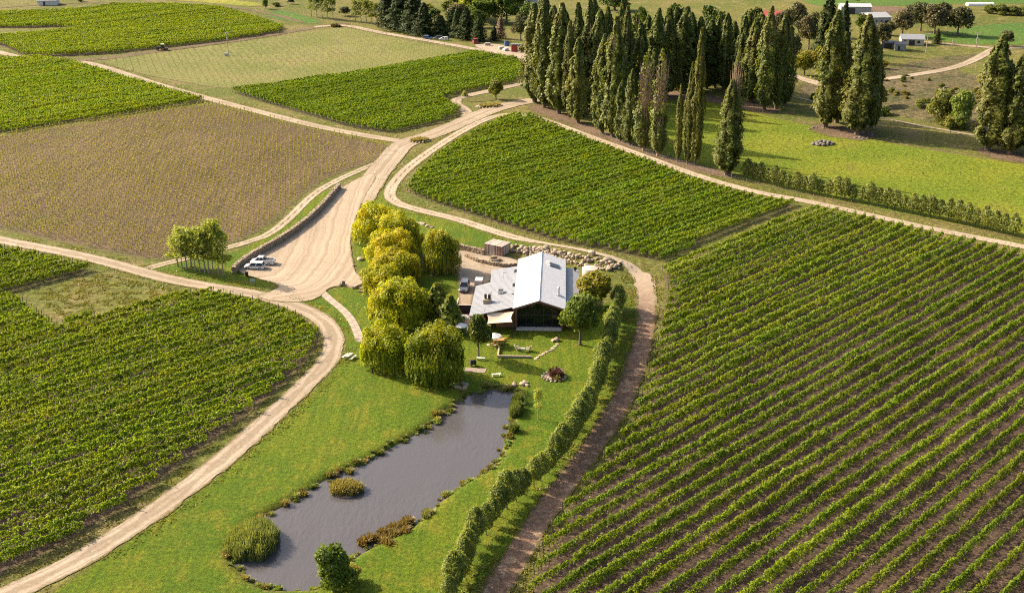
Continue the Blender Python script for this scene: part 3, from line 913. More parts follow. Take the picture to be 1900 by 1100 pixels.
def make_willow(seed, H=9.5, R=5.6, n=13000, mat=None):
    rng = np.random.default_rng(seed)
    lobes = [(0, 0, H * .58, R * .55, H * .30)]
    for k in range(17):
        a = k * 2.399 + rng.uniform(-.3, .3); q = R * rng.uniform(.25, .78)
        lobes.append((math.cos(a) * q, math.sin(a) * q, H * (rng.uniform(.66, .84) - .34 * (q / R) ** 2), R * rng.uniform(.17, .33), H * rng.uniform(.13, .23)))
    c, d, s = lobes_leaves(lobes, int(n * .62), .30, rng, shell=.72)
    c = c + d * rng.normal(0, .18, len(c))[:, None]
    # hanging strands below the skirts
    m = int(n * .38)
    k = m // 9
    a = rng.uniform(0, 6.283, k); q = R * (.45 + .55 * np.sqrt(rng.uniform(0, 1, k))) * (.82 + .3 * vnoise(a * 3, a * 0, 1.0, seed))
    z1 = H * (.66 - .26 * (q / R) ** 2) * rng.uniform(.85, 1.1, k)
    ln = rng.uniform(.06, .60, k) * H
    zlow = rng.uniform(.4, 2.6, k)
    sc = []
    for j in range(9):
        zz = np.maximum(z1 - ln * j / 8, zlow)
        sc.append(np.stack([np.cos(a) * q * (1 - .06 * j / 8) + rng.normal(0, .1, k), np.sin(a) * q * (1 - .06 * j / 8) + rng.normal(0, .1, k), zz], 1))
    sc = np.concatenate(sc)
    sd = np.stack([np.cos(np.tile(a, 9)), np.sin(np.tile(a, 9)), np.zeros(len(sc))], 1)
    ss = rng.uniform(.20, .36, len(sc))
    up1 = rand_dir(len(c), rng) + (0, 0, -.6)
    up2 = np.tile((0, 0, 1.0), (len(sc), 1)) + rng.normal(0, .2, (len(sc), 3))
    C_ = np.concatenate([c, sc]); D_ = np.concatenate([d, sd]); U_ = np.concatenate([up1, up2])
    W_ = np.concatenate([s, ss]); L_ = np.concatenate([s * 1.3, ss * 2.4])
    crown = leaf_mesh('crown', C_, D_, W_, L_, mat or L_WILLOW, rng, up=U_, rnd=.6)
    tr = trunk_mb(H * .62, .38, .14, seed, 7, (.45, .9), R * .5, H * .25, lean=.05).mesh('trunk', M_TRUNK)
    return tr, crown, H, R

def make_broad(seed, H=8.0, R=3.2, n=4200, mat=None, size=.36, base=.22, bark=None, lobn=9, shell=.6, r0=.2, spread=.55):
    rng = np.random.default_rng(seed)
    cz = base + (1 - base) * .5
    lobes = [(0, 0, H * cz, R * .62, H * (1 - base) * .42)]
    for k in range(lobn):
        a = k * 2.399 + rng.uniform(-.4, .4); t = rng.uniform(0, 1)
        q = R * spread * (1.1 - .55 * t) * rng.uniform(.7, 1.1)
        rr = R * rng.uniform(.30, .46)
        lobes.append((math.cos(a) * q, math.sin(a) * q, H * (base + (1 - base) * (.20 + .62 * t)), rr, rr * .85))
    c, d, s = lobes_leaves(lobes, n, size, rng, shell=shell)
    c[:, 2] = np.clip(c[:, 2], H * base * .8, H * 1.02)
    if base < .06: c[:, 2] = (c[:, 2] - c[:, 2].min()) * H / (c[:, 2].max() - c[:, 2].min())
    crown = leaf_mesh('crown', c, d, s, s * 1.35, mat or L_GREEN, rng, rnd=.85)
    tr = trunk_mb(H * .75, r0, r0 * .25, seed, 6, (.35, .9), R * .5, H * .2, lean=.03).mesh('trunk', bark or M_TRUNK)
    return tr, crown, H, R

def make_alley(seed, H=6.0, R=1.6, n=3000, mat=None, base=.27, size=.20):
    rng = np.random.default_rng(seed)
    t = rng.uniform(0, 1, n)
    env = np.sin(np.clip(t * .93 + .07, 0, 1) * math.pi) ** .55 * (1.05 - .35 * t)
    ang = rng.uniform(0, 6.283, n)
    cl = vnoise(ang * 1.6 + seed, t * 6, 1.0, seed)
    r = R * env * (.50 + .75 * cl) * rng.uniform(.3, 1, n) ** .4
    c = np.stack([np.cos(ang) * r, np.sin(ang) * r, H * (base + (1 - base) * t)], 1) + rng.normal(0, .13, (n, 3))
    d = np.stack([np.cos(ang), np.sin(ang), (t - .4)], 1)
    keep = cl > .25
    c, d = c[keep], d[keep]
    s = rng.uniform(.7, 1.3, len(c)) * size
    crown = leaf_mesh('crown', c, d, s, s * 1.4, mat or L_ALLEY, rng, rnd=.8)
    tr = trunk_mb(H * .7, .085, .03, seed, 5, (.4, .9), R * .5, .8, n=6, lean=.02).mesh('trunk', M_BARK)
    return tr, crown, H, R

def make_conifer(seed, H=17.0, R=5.0, n=5200, mat=None, tiers=16, base=.06):
    rng = np.random.default_rng(seed)
    cs, ds, us = [], [], []
    mb = trunk_mb(H * .97, .4, .04, seed, 0, lean=.01)
    per = n // (tiers * 7)
    for i in range(tiers):
        t = i / (tiers - 1)
        zr = H * (base + (1 - base) * t)
        rr = R * (1 - t) ** .75 * rng.uniform(.8, 1.15) + .35
        for k in range(7):
            a = k * .9 + i * 1.1 + rng.uniform(-.25, .25)
            rk = rr * rng.uniform(.7, 1.15)
            f = rng.uniform(.12, 1, per)
            sp = .25 * rk * f
            x = np.cos(a) * rk * f + rng.normal(0, 1, per) * sp * .7 * abs(math.sin(a)) + rng.normal(0, .15, per)
            y = np.sin(a) * rk * f + rng.normal(0, 1, per) * sp * .7 * abs(math.cos(a)) + rng.normal(0, .15, per)
            z = zr + rk * f * .18 - .12 * rk * f ** 2 + rng.normal(0, .28, per)
            cs.append(np.stack([x, y, z], 1)); ds.append(np.stack([np.cos(a) * np.ones(per), np.sin(a) * np.ones(per), np.full(per, .7)], 1))
            mb.tube([(0, 0, zr - .2), (math.cos(a) * rk * .8, math.sin(a) * rk * .8, zr + rk * .08)], [.08, .02], 3, False)
    c = np.concatenate(cs); d = np.concatenate(ds)
    s = rng.uniform(.35, .7, len(c))
    crown = leaf_mesh('crown', c, d, s, s * 1.6, mat or L_CONIFER, rng, rnd=.6)
    return mb.mesh('trunk', M_TRUNK), crown, H, R

tree_rng = random.Random(21)
def plant(var, bx, by, ty, wpx, label, cat, name, group=None, tone=None, H=None):
    """a tree: foot at picture point (bx,by), tip at row ty, crown wpx wide"""
    if isinstance(var, list): var = tree_rng.choice(var)
    tr, cr, H0, R0 = var
    h = H if H is not None else top_h(bx, by, ty)
    x, y, z = P3(bx, by)
    o = thing(name, label, cat, (x, y, z - .03), tree_rng.uniform(0, 6.283), group)
    sxy = (wpx * mpp(bx, by) / (2 * R0)) if wpx else h / H0
    if name == 'poplar_tree': sxy *= 1.12
    o.scale = (sxy, sxy, h / H0)
    put('trunk', tr, o)
    c = put('crown', cr, o)
    b = tree_rng.uniform(.88, 1.12)
    t = tone or (1, 1, 1)
    c.color = (t[0] * b, t[1] * b, t[2] * b, 1)
    return o

POPLARS = [make_poplar(s, R=r_) for s, r_ in ((1, 2.7), (2, 2.5), (3, 2.9), (4, 2.6), (5, 2.8), (6, 2.7), (7, 2.5))]
POP_DEAD = [make_poplar(s, sparse_top=True, n=7500) for s in (11, 12)]
WILLOWS = [make_willow(s) for s in (31, 32, 33)]
WIL_DARK = [make_willow(s, mat=L_DARKWILLOW) for s in (35, 36)]
BROAD = [make_broad(s) for s in (41, 42, 43)]
BROAD_GOLD = [make_broad(s, mat=L_GOLD, base=.12) for s in (45, 46)]
BUSHES = [make_broad(s, mat=L_ALLEY, base=.03, spread=.7, n=3800) for s in (48, 49)]
ALLEY = [make_alley(s) for s in (51, 52, 53, 54)]
HEDGE = [make_alley(s, mat=L_ALLEY, n=850, size=.27, base=.2, R=1.5) for s in (56, 57, 58)]
AIRY = [make_broad(s, H=13, R=2.2, n=1300, mat=L_AIRY, size=.30, base=.14, bark=M_PALEBARK, lobn=14, shell=.25, r0=.13, spread=.5) for s in (61, 62, 63)]
CONIF = [make_conifer(s) for s in (71, 72, 73)]
EUC = [make_broad(s, H=14, R=6, n=4200, mat=L_EUC, size=.6, base=.2, lobn=13, shell=.5, r0=.4, spread=.62) for s in (81, 82)]
BIGGREEN = [make_broad(s, H=14, R=6, n=4200, mat=L_GREEN, size=.65, base=.1, lobn=12, shell=.6, r0=.4, spread=.6) for s in (85, 86)]
LARCH = make_conifer(75, mat=L_RUST, n=3000)
SPRUCE = make_conifer(76, mat=L_GREEN, n=4200, tiers=12, H=6, R=2.4, base=.03)

# --- poplars: the front rank along the track, then the grove behind
FRONT = [(992, 190, 8, 42), (1009, 200, -2, 34), (1036, 211, 8, 40), (1056, 217, 40, 22), (1072, 228, 72, 38), (1117, 248, 66, 34), (1136, 255, 34, 38), (1151, 262, 150, 22), (1169, 269, 130, 28)]
for i, (x, y, t, w) in enumerate(FRONT):
    plant(POPLARS, x, y, t, w, 'columnar green poplar in the rank along the track, %s from the loop drive' % ordinal(i + 1), 'poplar', 'poplar_tree', 'poplars in the rank along the track')
plant(POP_DEAD[0], 1194, 280, 100, 34, 'poplar with a dead brown top and green foot, beside the other dead-topped one', 'poplar', 'poplar_tree', 'dead-topped poplars')
plant(POP_DEAD[1], 1221, 290, 92, 32, 'wide poplar with bare brown branches at the end of the rank', 'poplar', 'poplar_tree', 'dead-topped poplars')
plant(POPLARS[1], 1257, 300, 158, 12, 'very thin short poplar between the dead-topped and the paired ones', 'poplar', 'poplar_tree', tone=(1.3, 1.2, 1.1))
plant(POPLARS[2], 1275, 305, 118, 18, 'slim poplar, the shorter of a pair by the track', 'poplar', 'poplar_tree')
plant(POPLARS[0], 1289, 307, 55, 24, 'slim tall poplar, the taller of a pair by the track', 'poplar', 'poplar_tree', tone=(1.25, 1.1, .95))
plant(POPLARS[3], 1348, 325, 150, 42, 'stout green lone poplar at the end of the hedge of saplings', 'poplar', 'poplar_tree')
plant(POP_DEAD[1], 1354, 324, 88, 26, 'grey bare-topped poplar stem rising behind the stout lone poplar', 'poplar', 'poplar_tree', tone=(.9, .9, .9))
GROVE = [(1006, 176, -14), (1024, 182, -4), (1046, 192, 10), (1068, 196, 0), (1090, 208, -6), (1108, 212, 16), (1098, 190, -20), (1122, 190, 2), (1142, 196, 24), (1160, 200, 8), (1150, 176, -10), (1182, 192, 20), (1198, 176, 8), (1216, 186, 14),
         (1236, 178, 6), (1248, 166, 18), (1262, 173, 4), (1278, 168, 24), (1292, 168, 10), (1310, 165, 30), (1326, 163, 10), (1344, 170, 2), (1358, 160, 16), (1372, 178, 8), (1394, 190, 20), (1418, 205, 14), (1440, 203, 12), (1456, 196, 38),
         (1404, 172, 30), (1428, 178, 40), (1270, 150, 0), (1330, 148, 6), (1380, 156, 12)]
for (x, y, t) in GROVE:
    plant(POPLARS, x, y, t + tree_rng.uniform(-4, 26), tree_rng.uniform(26, 42), 'tall dark poplar in the dense grove beside the paddock', 'poplar', 'poplar_tree', 'poplars of the dense grove', tone=(.9, .95, .95))
plant(POPLARS[4], 1531, 236, 22, 46, 'huge poplar over the stone heap, the one farther from the far road sheds', 'poplar', 'poplar_tree')
plant(POPLARS[1], 1552, 228, 62, 36, 'poplar half hidden behind the two huge ones by the stone heap', 'poplar', 'poplar_tree')
plant(POPLARS[3], 1590, 250, 30, 52, 'huge dense poplar with low crown beside the stone heap', 'poplar', 'poplar_tree')
plant(POPLARS[0], 1616, 240, 84, 30, 'lower poplar leaning behind the huge dense one', 'poplar', 'poplar_tree')
plant(POPLARS[2], 1832, 279, 66, 56, 'broad poplar with bare foot at the edge of the paddock', 'poplar', 'poplar_tree')
plant(POPLARS[4], 1852, 270, 120, 40, 'shorter poplar tucked behind the broad one at the paddock edge', 'poplar', 'poplar_tree')
plant(POPLARS[1], 1874, 286, 100, 46, 'poplar at the very edge of the view over the paddock', 'poplar', 'poplar_tree')
plant(POPLARS[0], 1925, 292, 90, 50, 'poplar just outside the paddock edge group', 'poplar', 'poplar_tree')

# --- golden willows round the house
for (x, y, t, w, lab) in [(703, 448, 374, 98, 'golden willow at the far end of the willow line by the car park'), (737, 470, 394, 98, 'golden willow second in line from the car park road'),
                          (728, 494, 424, 104, 'golden willow in the middle of the willow line'), (732, 521, 458, 100, 'golden willow next to the timber entrance wall'),
                          (712, 545, 487, 84, 'smaller golden willow overlapping the big round one')]:
    plant(WILLOWS, x, y, t, w, lab, 'willow', 'willow_tree', 'golden willows by the house')
plant(WILLOWS[0], 740, 600, 514, 120, 'big round golden willow beside the paved path', 'willow', 'willow_tree', 'golden willows by the house', tone=(.95, 1, 1))
plant(WIL_DARK[0], 818, 503, 422, 72, 'dark weeping willow with yellow tips beside the gravel drive', 'willow', 'willow_tree')
plant(WILLOWS[1], 716, 682, 596, 96, 'golden willow on two trunks near the picnic table', 'willow', 'willow_tree', 'golden willows by the house', tone=(.80, .92, 1))
plant(WIL_DARK[1], 808, 703, 597, 116, 'largest green and gold willow leaning over the pond end', 'willow', 'willow_tree', 'golden willows by the house', tone=(.78, .88, .9))

# --- other trees round the house and pond
plant(SPRUCE, 812, 588, 532, 52, 'feathery green young tree with lime shoots behind the big willow', 'tree', 'young_tree', tone=(1.5, 1.3, 1))
plant(SPRUCE, 836, 614, 556, 52, 'feathery green young tree with lime shoots beside the deck', 'tree', 'young_tree', tone=(1.3, 1.15, 1))
plant(BROAD[0], 888, 664, 580, 54, 'olive green broadleaf tree beside the shade sail', 'tree', 'broadleaf_tree', tone=(.9, .9, 1))
plant(BROAD_GOLD[0], 1104, 572, 500, 84, 'golden topped round tree behind the tree alley by the house', 'tree', 'broadleaf_tree')
plant(BROAD[1], 1076, 640, 540, 86, 'dark green tree with bare trunk at the glazed end of the house', 'tree', 'broadleaf_tree', tone=(.85, .95, .9))
plant(AIRY[0], 998, 778, 712, 26, 'thin yellowish sapling on the pond lawn', 'tree', 'sapling')
plant(make_broad(47, H=6, R=2.6, n=5200, base=.03, size=.26, spread=.5), 622, 1096, 1010, 92, 'dense cone-shaped shrub at the near end of the pond', 'shrub', 'cone_shrub', tone=(1.05, 1.1, 1))
plant(BUSHES[0], 655, 1078, 1046, 40, 'low brownish shrub against the cone-shaped shrub', 'shrub', 'low_shrub', tone=(1.2, .95, .6))
plant(BROAD[2], 920, 184, 147, 36, 'small round tree on the island of the loop drive', 'tree', 'round_tree', tone=(1.25, 1.1, 1))
plant(BUSHES[1], 862, 179, 168, 12, 'tiny round shrub at the tip of the loop island', 'shrub', 'low_shrub')
plant(BUSHES[0], 1000, 178, 138, 44, 'loose pale shrub at the start of the poplar rank', 'shrub', 'tall_shrub', tone=(1.2, 1.1, .8))

# --- tree alley along the earth track
ALLEY_LINE = smooth_line(PP([(826, 1135), (838, 1108), (848, 1086), (866, 1049), (881, 1015), (914, 971), (953, 933), (994, 900), (1030, 865), (1060, 825), (1088, 780), (1106, 735), (1119, 690), (1131, 645), (1140, 605), (1147, 572)]), 2)
def along(line, step):
    out = []; acc = 0.0; nxt = step * .5
    for a, b in zip(line[:-1], line[1:]):
        L = math.dist(a, b)
        while nxt <= acc + L:
            t = (nxt - acc) / L
            out.append((a[0] + (b[0] - a[0]) * t, a[1] + (b[1] - a[1]) * t)); nxt += step
        acc += L
    return out
def plant_w(var, x, y, h, label, cat, name, group, tone=(1, 1, 1), sx=1.0):
    tr, cr, H0, R0 = tree_rng.choice(var)
    o = thing(name, label, cat, (x, y, float(hgt(x, y)) - .03), tree_rng.uniform(0, 6.28), group)
    o.scale = (h / H0 * sx, h / H0 * sx, h / H0)
    put('trunk', tr, o)
    c = put('crown', cr, o); b = tree_rng.uniform(.88, 1.14)
    c.color = (tone[0] * b, tone[1] * b, tone[2] * b, 1)
    return o
for i, (x, y) in enumerate(along(ALLEY_LINE, 2.25)):
    plant_w(ALLEY, x + tree_rng.uniform(-.25, .25), y + tree_rng.uniform(-.2, .2), tree_rng.uniform(4.1, 6.0), 'grey-green tree of the alley by the pond, %s from the near end' % ordinal(i + 1), 'tree', 'alley_tree', 'trees of the alley by the pond', sx=tree_rng.uniform(1.0, 1.25), tone=(.70, .78, .72))
HEDGE_LINE = smooth_line(PP([(1380, 330), (1448, 348), (1522, 363), (1627, 382), (1677, 394), (1748, 407), (1832, 426), (1893, 440), (1960, 458)]), 1)
for i, (x, y) in enumerate(along(HEDGE_LINE, 2.2)):
    if tree_rng.random() < .04: continue
    plant_w(HEDGE, x, y + tree_rng.uniform(-.2, .2), tree_rng.uniform(3.8, 5.8), 'sparse young tree between track and paddock, %s from the lone poplar' % ordinal(i + 1), 'tree', 'row_tree', 'row of young trees beside the paddock', tone=(.68, .72, .72), sx=1.4)
for i, (x, y) in enumerate([(330, 494.5), (338, 497), (347, 500), (355, 496), (363, 502.7), (371, 504.5), (380.5, 505.5), (388.5, 507), (396, 508), (406, 511), (415, 512)]):
    plant(AIRY, x, y, tree_rng.uniform(388, 432), tree_rng.uniform(36, 58), 'slender pale-leaved tree beside the parked cars, %s from the wheel track junction' % ordinal(i + 1), 'tree', 'slender_tree', 'slender trees of the clump', tone=(1, 1, .9))

# --- far trees
for (x, y, t, w) in [(722, 50, -20, 60), (745, 57, -24, 66), (770, 62, -14, 66), (788, 66, 8, 50)]:
    plant(CONIF, x, y, t, w, 'massive dark conifer in the block beside the far farm road', 'conifer', 'conifer_tree', 'dark conifers by the farm road')
for (x, y, t, w) in [(818, 67, 30, 42), (849, 70, 18, 34), (866, 74, 16, 42), (889, 77, 32, 36), (838, 60, 22, 40)]:
    plant(CONIF, x, y, t, w, 'smaller dark conifer behind the cars parked at the farm road', 'conifer', 'conifer_tree', 'smaller dark conifers', tone=(1.1, 1.1, 1))
plant(LARCH, 929, 72, 30, 26, 'rusty brown conifer beside the farm yard', 'conifer', 'conifer_tree')
plant(CONIF[1], 917, 76, 50, 22, 'small dark conifer at the foot of the rusty one', 'conifer', 'conifer_tree')
plant(EUC[0], 966, 76, 24, 36, 'grey-brown tree between farm yard and poplar rank', 'tree', 'broadleaf_tree')
for (x, y, t, w) in [(578, 31, -16, 22), (588, 33, -14, 22), (598, 34, -18, 22), (608, 36, -12, 22), (618, 37, -12, 22)]:
    plant(AIRY, x, y, t, w, 'slender tree in the small plantation at the top of the field', 'tree', 'slender_tree', 'trees of the first plantation', tone=(.55, .6, .55))
for (x, y, t, w) in [(660, 41, -4, 24), (670, 42, -8, 24), (680, 44, -6, 24), (690, 45, -2, 24), (700, 46, 0, 24)]:
    plant(AIRY, x, y, t, w, 'grey-green tree in the small plantation beside the dark conifers', 'tree', 'slender_tree', 'trees of the second plantation', tone=(.6, .62, .6))
plant(BIGGREEN[0], 493, 17, -4, 14, 'single round tree on the far meadow edge', 'tree', 'broadleaf_tree')
plant(BUSHES[0], 512, 12, 4, 20, 'dark low bush beside the single far tree', 'shrub', 'low_shrub', tone=(.6, .6, .6))
for (x, y, t, w, lab, tn) in [(796, 22, 6, 22, 'yellow-green bush in the clearing between far conifers', (1.6, 1.3, .8)), (832, 26, 0, 34, 'green tree behind the smaller dark conifers', (1.2, 1.1, .9)),
                              (872, 34, -18, 60, 'bright green willow-like tree high behind the conifers', (1.9, 1.6, 1)), (900, 42, -10, 70, 'large green tree behind the farm yard', (.9, 1, .9)),
                              (940, 44, -14, 60, 'large dark green tree next to the far white shed', (.75, .85, .8)), (850, 8, -14, 60, 'distant green tree on the horizon side of the conifers', (1, 1, 1)),
                              (960, 20, -30, 60, 'tall tree crown behind the far white shed', (.7, .8, .8))]:
    plant(BIGGREEN, x, y, t, w, lab, 'tree', 'broadleaf_tree', tone=tn)
plant(CONIF[0], 1531, 108, -10, 56, 'tall dark conifer rising behind the yellow willow thicket', 'conifer', 'conifer_tree', tone=(1.2, 1.15, 1))
plant(CONIF[2], 1562, 96, 6, 36, 'dark conifer beside the huge poplars in the distance', 'conifer', 'conifer_tree')
for (x, y, t, w, lab) in [(1480, 70, 4, 46, 'dark tree behind the end of the poplar grove'), (1500, 92, 22, 44, 'brownish tree in front of the tall dark conifer'), (1636, 90, 40, 40, 'dark tree standing between huge poplars and sheds'),
                          (1674, 68, 18, 46, 'rounded eucalypt beside the far grey barn'), (1708, 58, 2, 50, 'brown-tinged eucalypt, middle of three by the barn'), (1733, 64, 8, 56, 'eucalypt with reddish crown behind the cottage'),
                          (1776, 66, 10, 58, 'spreading eucalypt at the open end of the three'), (1866, 86, 56, 32, 'small dark tree beside the far road junction')]:
    plant(EUC, x, y, t, w, lab, 'tree', 'eucalypt_tree')
plant(CONIF[1], 1738, 82, 54, 18, 'small cone-shaped conifer beside the cottage', 'conifer', 'conifer_tree', tone=(1.4, 1.3, 1))
for (x, y, t, w) in [(1836, 25, 8, 30), (1856, 27, 6, 32), (1878, 28, 10, 30), (1900, 29, 8, 30)]:
    plant(BUSHES, x, y, t, w, 'dark bush in the far hedge across the paddock', 'shrub', 'hedge_bush', 'bushes of the far hedge', tone=(.55, .6, .55))
for (x, y, t, w, lab, tn) in [(1492, 140, 92, 48, 'yellow-green willow thicket beside the far road fence', (.8, .95, .9)), (1518, 142, 84, 44, 'brighter yellow willow behind the far road fence', (.95, 1, .9)),
                              (1580, 120, 84, 24, 'yellow willow glimpsed between the two huge poplars', (.9, 1, .9)), (1628, 200, 156, 38, 'round golden bush in the gully beside the huge poplars', (.8, .85, .8)),
                              (1640, 128, 112, 22, 'small yellowish shrub below the grey sheds', (.8, .8, .8))]:
    plant(BROAD_GOLD, x, y, t, w, lab, 'shrub', 'golden_shrub', tone=tn)
for (x, y, t, w, lab, tn) in [(1745, 222, 164, 58, 'rounded grey-green willow bush in the gully', (.75, .75, .75)), (1782, 224, 164, 56, 'greener willow bush beside the grey-green one in the gully', (.75, .9, .7)),
                              (1768, 238, 206, 46, 'low brownish bush in front of the gully willows', (.9, .85, .9)), (1708, 198, 182, 24, 'small dark bush left of the gully willows', (.8, .8, .7)),
                              (1640, 214, 196, 28, 'low dark green bush below the golden gully bush', (.5, .6, .5)), (1675, 152, 140, 14, 'tiny dark bush beside the far road bend', (.5, .5, .5)),
                              (1900, 150, 118, 60, 'yellow-green bush behind the poplars at the view edge', (1.5, 1.5, .8))]:
    plant(BUSHES, x, y, t, w, lab, 'shrub', 'gully_bush', tone=tn)
for (x, y, t, lab) in [(1507, 192, 172, 'tiny sapling beside the far road near the poplar grove'), (1763, 248, 226, 'tiny sapling beside the far road below the gully willows')]:
    plant(BROAD, x, y, t, 14, lab, 'tree', 'sapling', tone=(.9, .9, .9))

# more of the wooded strip along the far edge
for (x, y, t, w, lab, tn, kk) in [(640, 30, 12, 26, 'low dark scrub tree behind the first plantation', (.7, .8, .7), 'e'), (730, 30, -10, 50, 'dark tree rising behind the conifer block', (.6, .7, .7), 'b'),
                                  (806, 40, 14, 34, 'dark green tree in the gap between conifer groups', (.7, .8, .8), 'b'), (846, 44, 6, 44, 'olive tree above the smaller conifers', (1, 1, .8), 'e'),
                                  (886, 52, 16, 40, 'dark rounded tree just behind the yard conifers', (.6, .7, .7), 'b'), (985, 60, 0, 50, 'dark tree mass behind the start of the poplar rank', (.6, .7, .7), 'b'),
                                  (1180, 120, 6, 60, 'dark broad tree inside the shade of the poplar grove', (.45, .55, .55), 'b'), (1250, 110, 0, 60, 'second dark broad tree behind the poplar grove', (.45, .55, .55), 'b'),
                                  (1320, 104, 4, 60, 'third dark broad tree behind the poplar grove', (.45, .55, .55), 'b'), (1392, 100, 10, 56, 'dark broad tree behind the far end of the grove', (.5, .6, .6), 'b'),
                                  (1450, 96, 16, 50, 'brownish tree beside the red roofed farmhouse', (.9, .85, .8), 'e'), (1468, 120, 60, 40, 'olive bush under the end of the grove', (.8, .9, .7), 'e'),
                                  (1556, 70, 20, 40, 'dark tree in front of the long grey barn', (.6, .7, .7), 'b'), (1600, 62, 24, 34, 'dark tree hiding half of the grey barn', (.6, .7, .7), 'b'),
                                  (1648, 66, 40, 24, 'olive tree at the corner of the grey barn', (.9, .9, .8), 'e'), (1690, 40, 8, 40, 'brown-green tree behind the eucalypts', (.9, .85, .8), 'e'),
                                  (1750, 40, 4, 44, 'pale olive tree behind the spreading eucalypt', (1, .95, .8), 'e'), (1590, 6, -10, 10, 'dark trunked tree on the far green paddock', (.5, .5, .5), 'e'),
                                  (1925, 80, 50, 44, 'dark tree past the far junction at the view edge', (.6, .7, .6), 'e'), (1140, 20, -16, 70, 'distant dark tree mass behind the poplar tops', (.5, .6, .6), 'b'),
                                  (540, 8, -4, 14, 'tiny far bush on the meadow edge', (.6, .7, .6), 'e'), (150, 4, -4, 18, 'tiny far tree beyond the farthest vineyard', (.6, .7, .6), 'b')]:
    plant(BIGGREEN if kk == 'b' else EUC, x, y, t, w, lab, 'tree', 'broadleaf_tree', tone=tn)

scrub_rng = random.Random(77)
for i in range(34):
    t = scrub_rng.random()
    px = 1640 + 250 * t; py = 150 + 60 * t + scrub_rng.uniform(-26, 26)
    h_ = scrub_rng.uniform(.7, 1.9)
    plant(BUSHES, px, py, 0, scrub_rng.uniform(6, 15), 'low dry scrub bush on the brown bank beyond the far road', 'shrub', 'scrub_bush', 'scrub bushes of the brown bank', tone=scrub_rng.choice(((.7, .6, .5), (.9, .75, .6), (.6, .65, .5))), H=h_)

# ================================================================== THE HOUSE
M_ROOF = plain('pale_roof_steel', (.52, .51, .515), .45, var=.05, scale=.6, spec=.5)
M_ROOF2 = plain('grey_roof_steel', (.25, .255, .27), .45, var=.08, scale=.8, spec=.5)
M_CLAD = plain('dark_red_cladding', (.16, .065, .045), .7, var=.25, scale=2)
M_FRAME = plain('dark_frame', (.035, .032, .03), .5, var=.2)
M_WHITE = plain('white_paint', (.62, .61, .58), .6, var=.06)
M_STONE = stone_mat('field_stone', (.23, .17, .115), (.33, .255, .175))
M_PALESTONE = stone_mat('pale_stone', (.33, .255, .17), (.42, .335, .23))
M_DECK = plain('deck_timber', (.33, .20, .14), .8, var=.3, scale=2)
M_SAIL = plain('beige_sailcloth', (.60, .48, .34), .8, var=.06)
M_CONC = plain('concrete', (.50, .46, .41), .9, var=.15, scale=1.5)
M_BLACK = plain('black_stain', (.02, .02, .022), .6, var=.3)
M_ORANGE = plain('orange_timber', (.50, .22, .07), .7, var=.2)
M_RUST = plain('weathered_timber', (.30, .20, .155), .85, var=.5, scale=1.2)
M_GREYWOOD = plain('silvered_timber', (.40, .34, .29), .85, var=.35, scale=1.4)
M_STEEL = plain('galvanised_steel', (.55, .55, .54), .35, metal=.7, var=.15)
M_TYRE = plain('tyre_rubber', (.02, .02, .02), .85, var=.2)
M_CARWHITE = plain('white_car_paint', (.68, .68, .68), .22, var=.02, spec=.6)
M_CARSILVER = plain('silver_car_paint', (.11, .12, .14), .25, metal=.3, var=.04, spec=.6)
M_RED = plain('red_paint', (.28, .03, .022), .5, var=.15)
M_BLUE = plain('blue_paint', (.05, .10, .22), .5, var=.15)
m, nt, bs, out = new_mat('window_glass')
bs.inputs['Base Color'].default_value = (.02, .03, .028, 1)
bs.inputs['Roughness'].default_value = .06
tp = N(nt, 'ShaderNodeBsdfTransparent'); tp.inputs[0].default_value = (.30, .34, .32, 1)
ms = N(nt, 'ShaderNodeMixShader'); ms.inputs[0].default_value = .45
nt.links.new(tp.outputs[0], ms.inputs[1]); nt.links.new(bs.outputs[0], ms.inputs[2]); nt.links.new(ms.outputs[0], out.inputs[0])
M_GLASS = m
m, nt, bs, out = new_mat('car_glass')
bs.inputs['Base Color'].default_value = (.015, .018, .022, 1)
bs.inputs['Roughness'].default_value = .08
M_CARGLASS = m

HX, HY, HR = .5, 196.9, math.radians(-2.5)
house = thing('house', 'long gabled house with pale metal roof and fully glazed front end', 'house', (HX, HY, 0), HR)
def hw(x, y, z=0.0):
    c, s = math.cos(HR), math.sin(HR)
    return (HX + x * c - y * s, HY + x * s + y * c, z)
EA, RI, W, D = 4.45, 5.95, 8.95, 26.0
# main hall walls
MB().box(.0, .22, .9, D, 0, EA).build('wall', M_CLAD, house)
MB().box(W - .22, W, .9, D, 0, EA).build('wall', M_CLAD, house)
MB().add([(.222, D - .25, 0), (W - .222, D - .25, 0), (W - .222, D - .25, EA), (W / 2, D - .25, RI - .1), (.222, D - .25, EA), (.222, D, 0), (W - .222, D, 0), (W - .222, D, EA), (W / 2, D, RI - .1), (.222, D, EA)],
         [(0, 1, 2, 3, 4), (9, 8, 7, 6, 5), (0, 5, 6, 1), (1, 6, 7, 2), (2, 7, 8, 3), (3, 8, 9, 4), (4, 9, 5, 0)]).build('wall', M_CLAD, house)
MB().box(.22, W - .22, .5, D - .25, -.1, .42).build('floor_slab', M_CONC, house)
MB().box(.3, W - .3, 9.0, 9.2, .42, 4.3).build('inner_wall', plain('inner_wall_paint', (.25, .22, .19), .8), house)
def slope(x0, x1, z0, z1, y0, y1, th=.12):
    return MB().add([(x0, y0, z0), (x1, y0, z1), (x1, y1, z1), (x0, y1, z0), (x0, y0, z0 - th), (x1, y0, z1 - th), (x1, y1, z1 - th), (x0, y1, z0 - th)],
                    [(0, 1, 2, 3), (7, 6, 5, 4), (0, 4, 5, 1), (1, 5, 6, 2), (2, 6, 7, 3), (3, 7, 4, 0)])
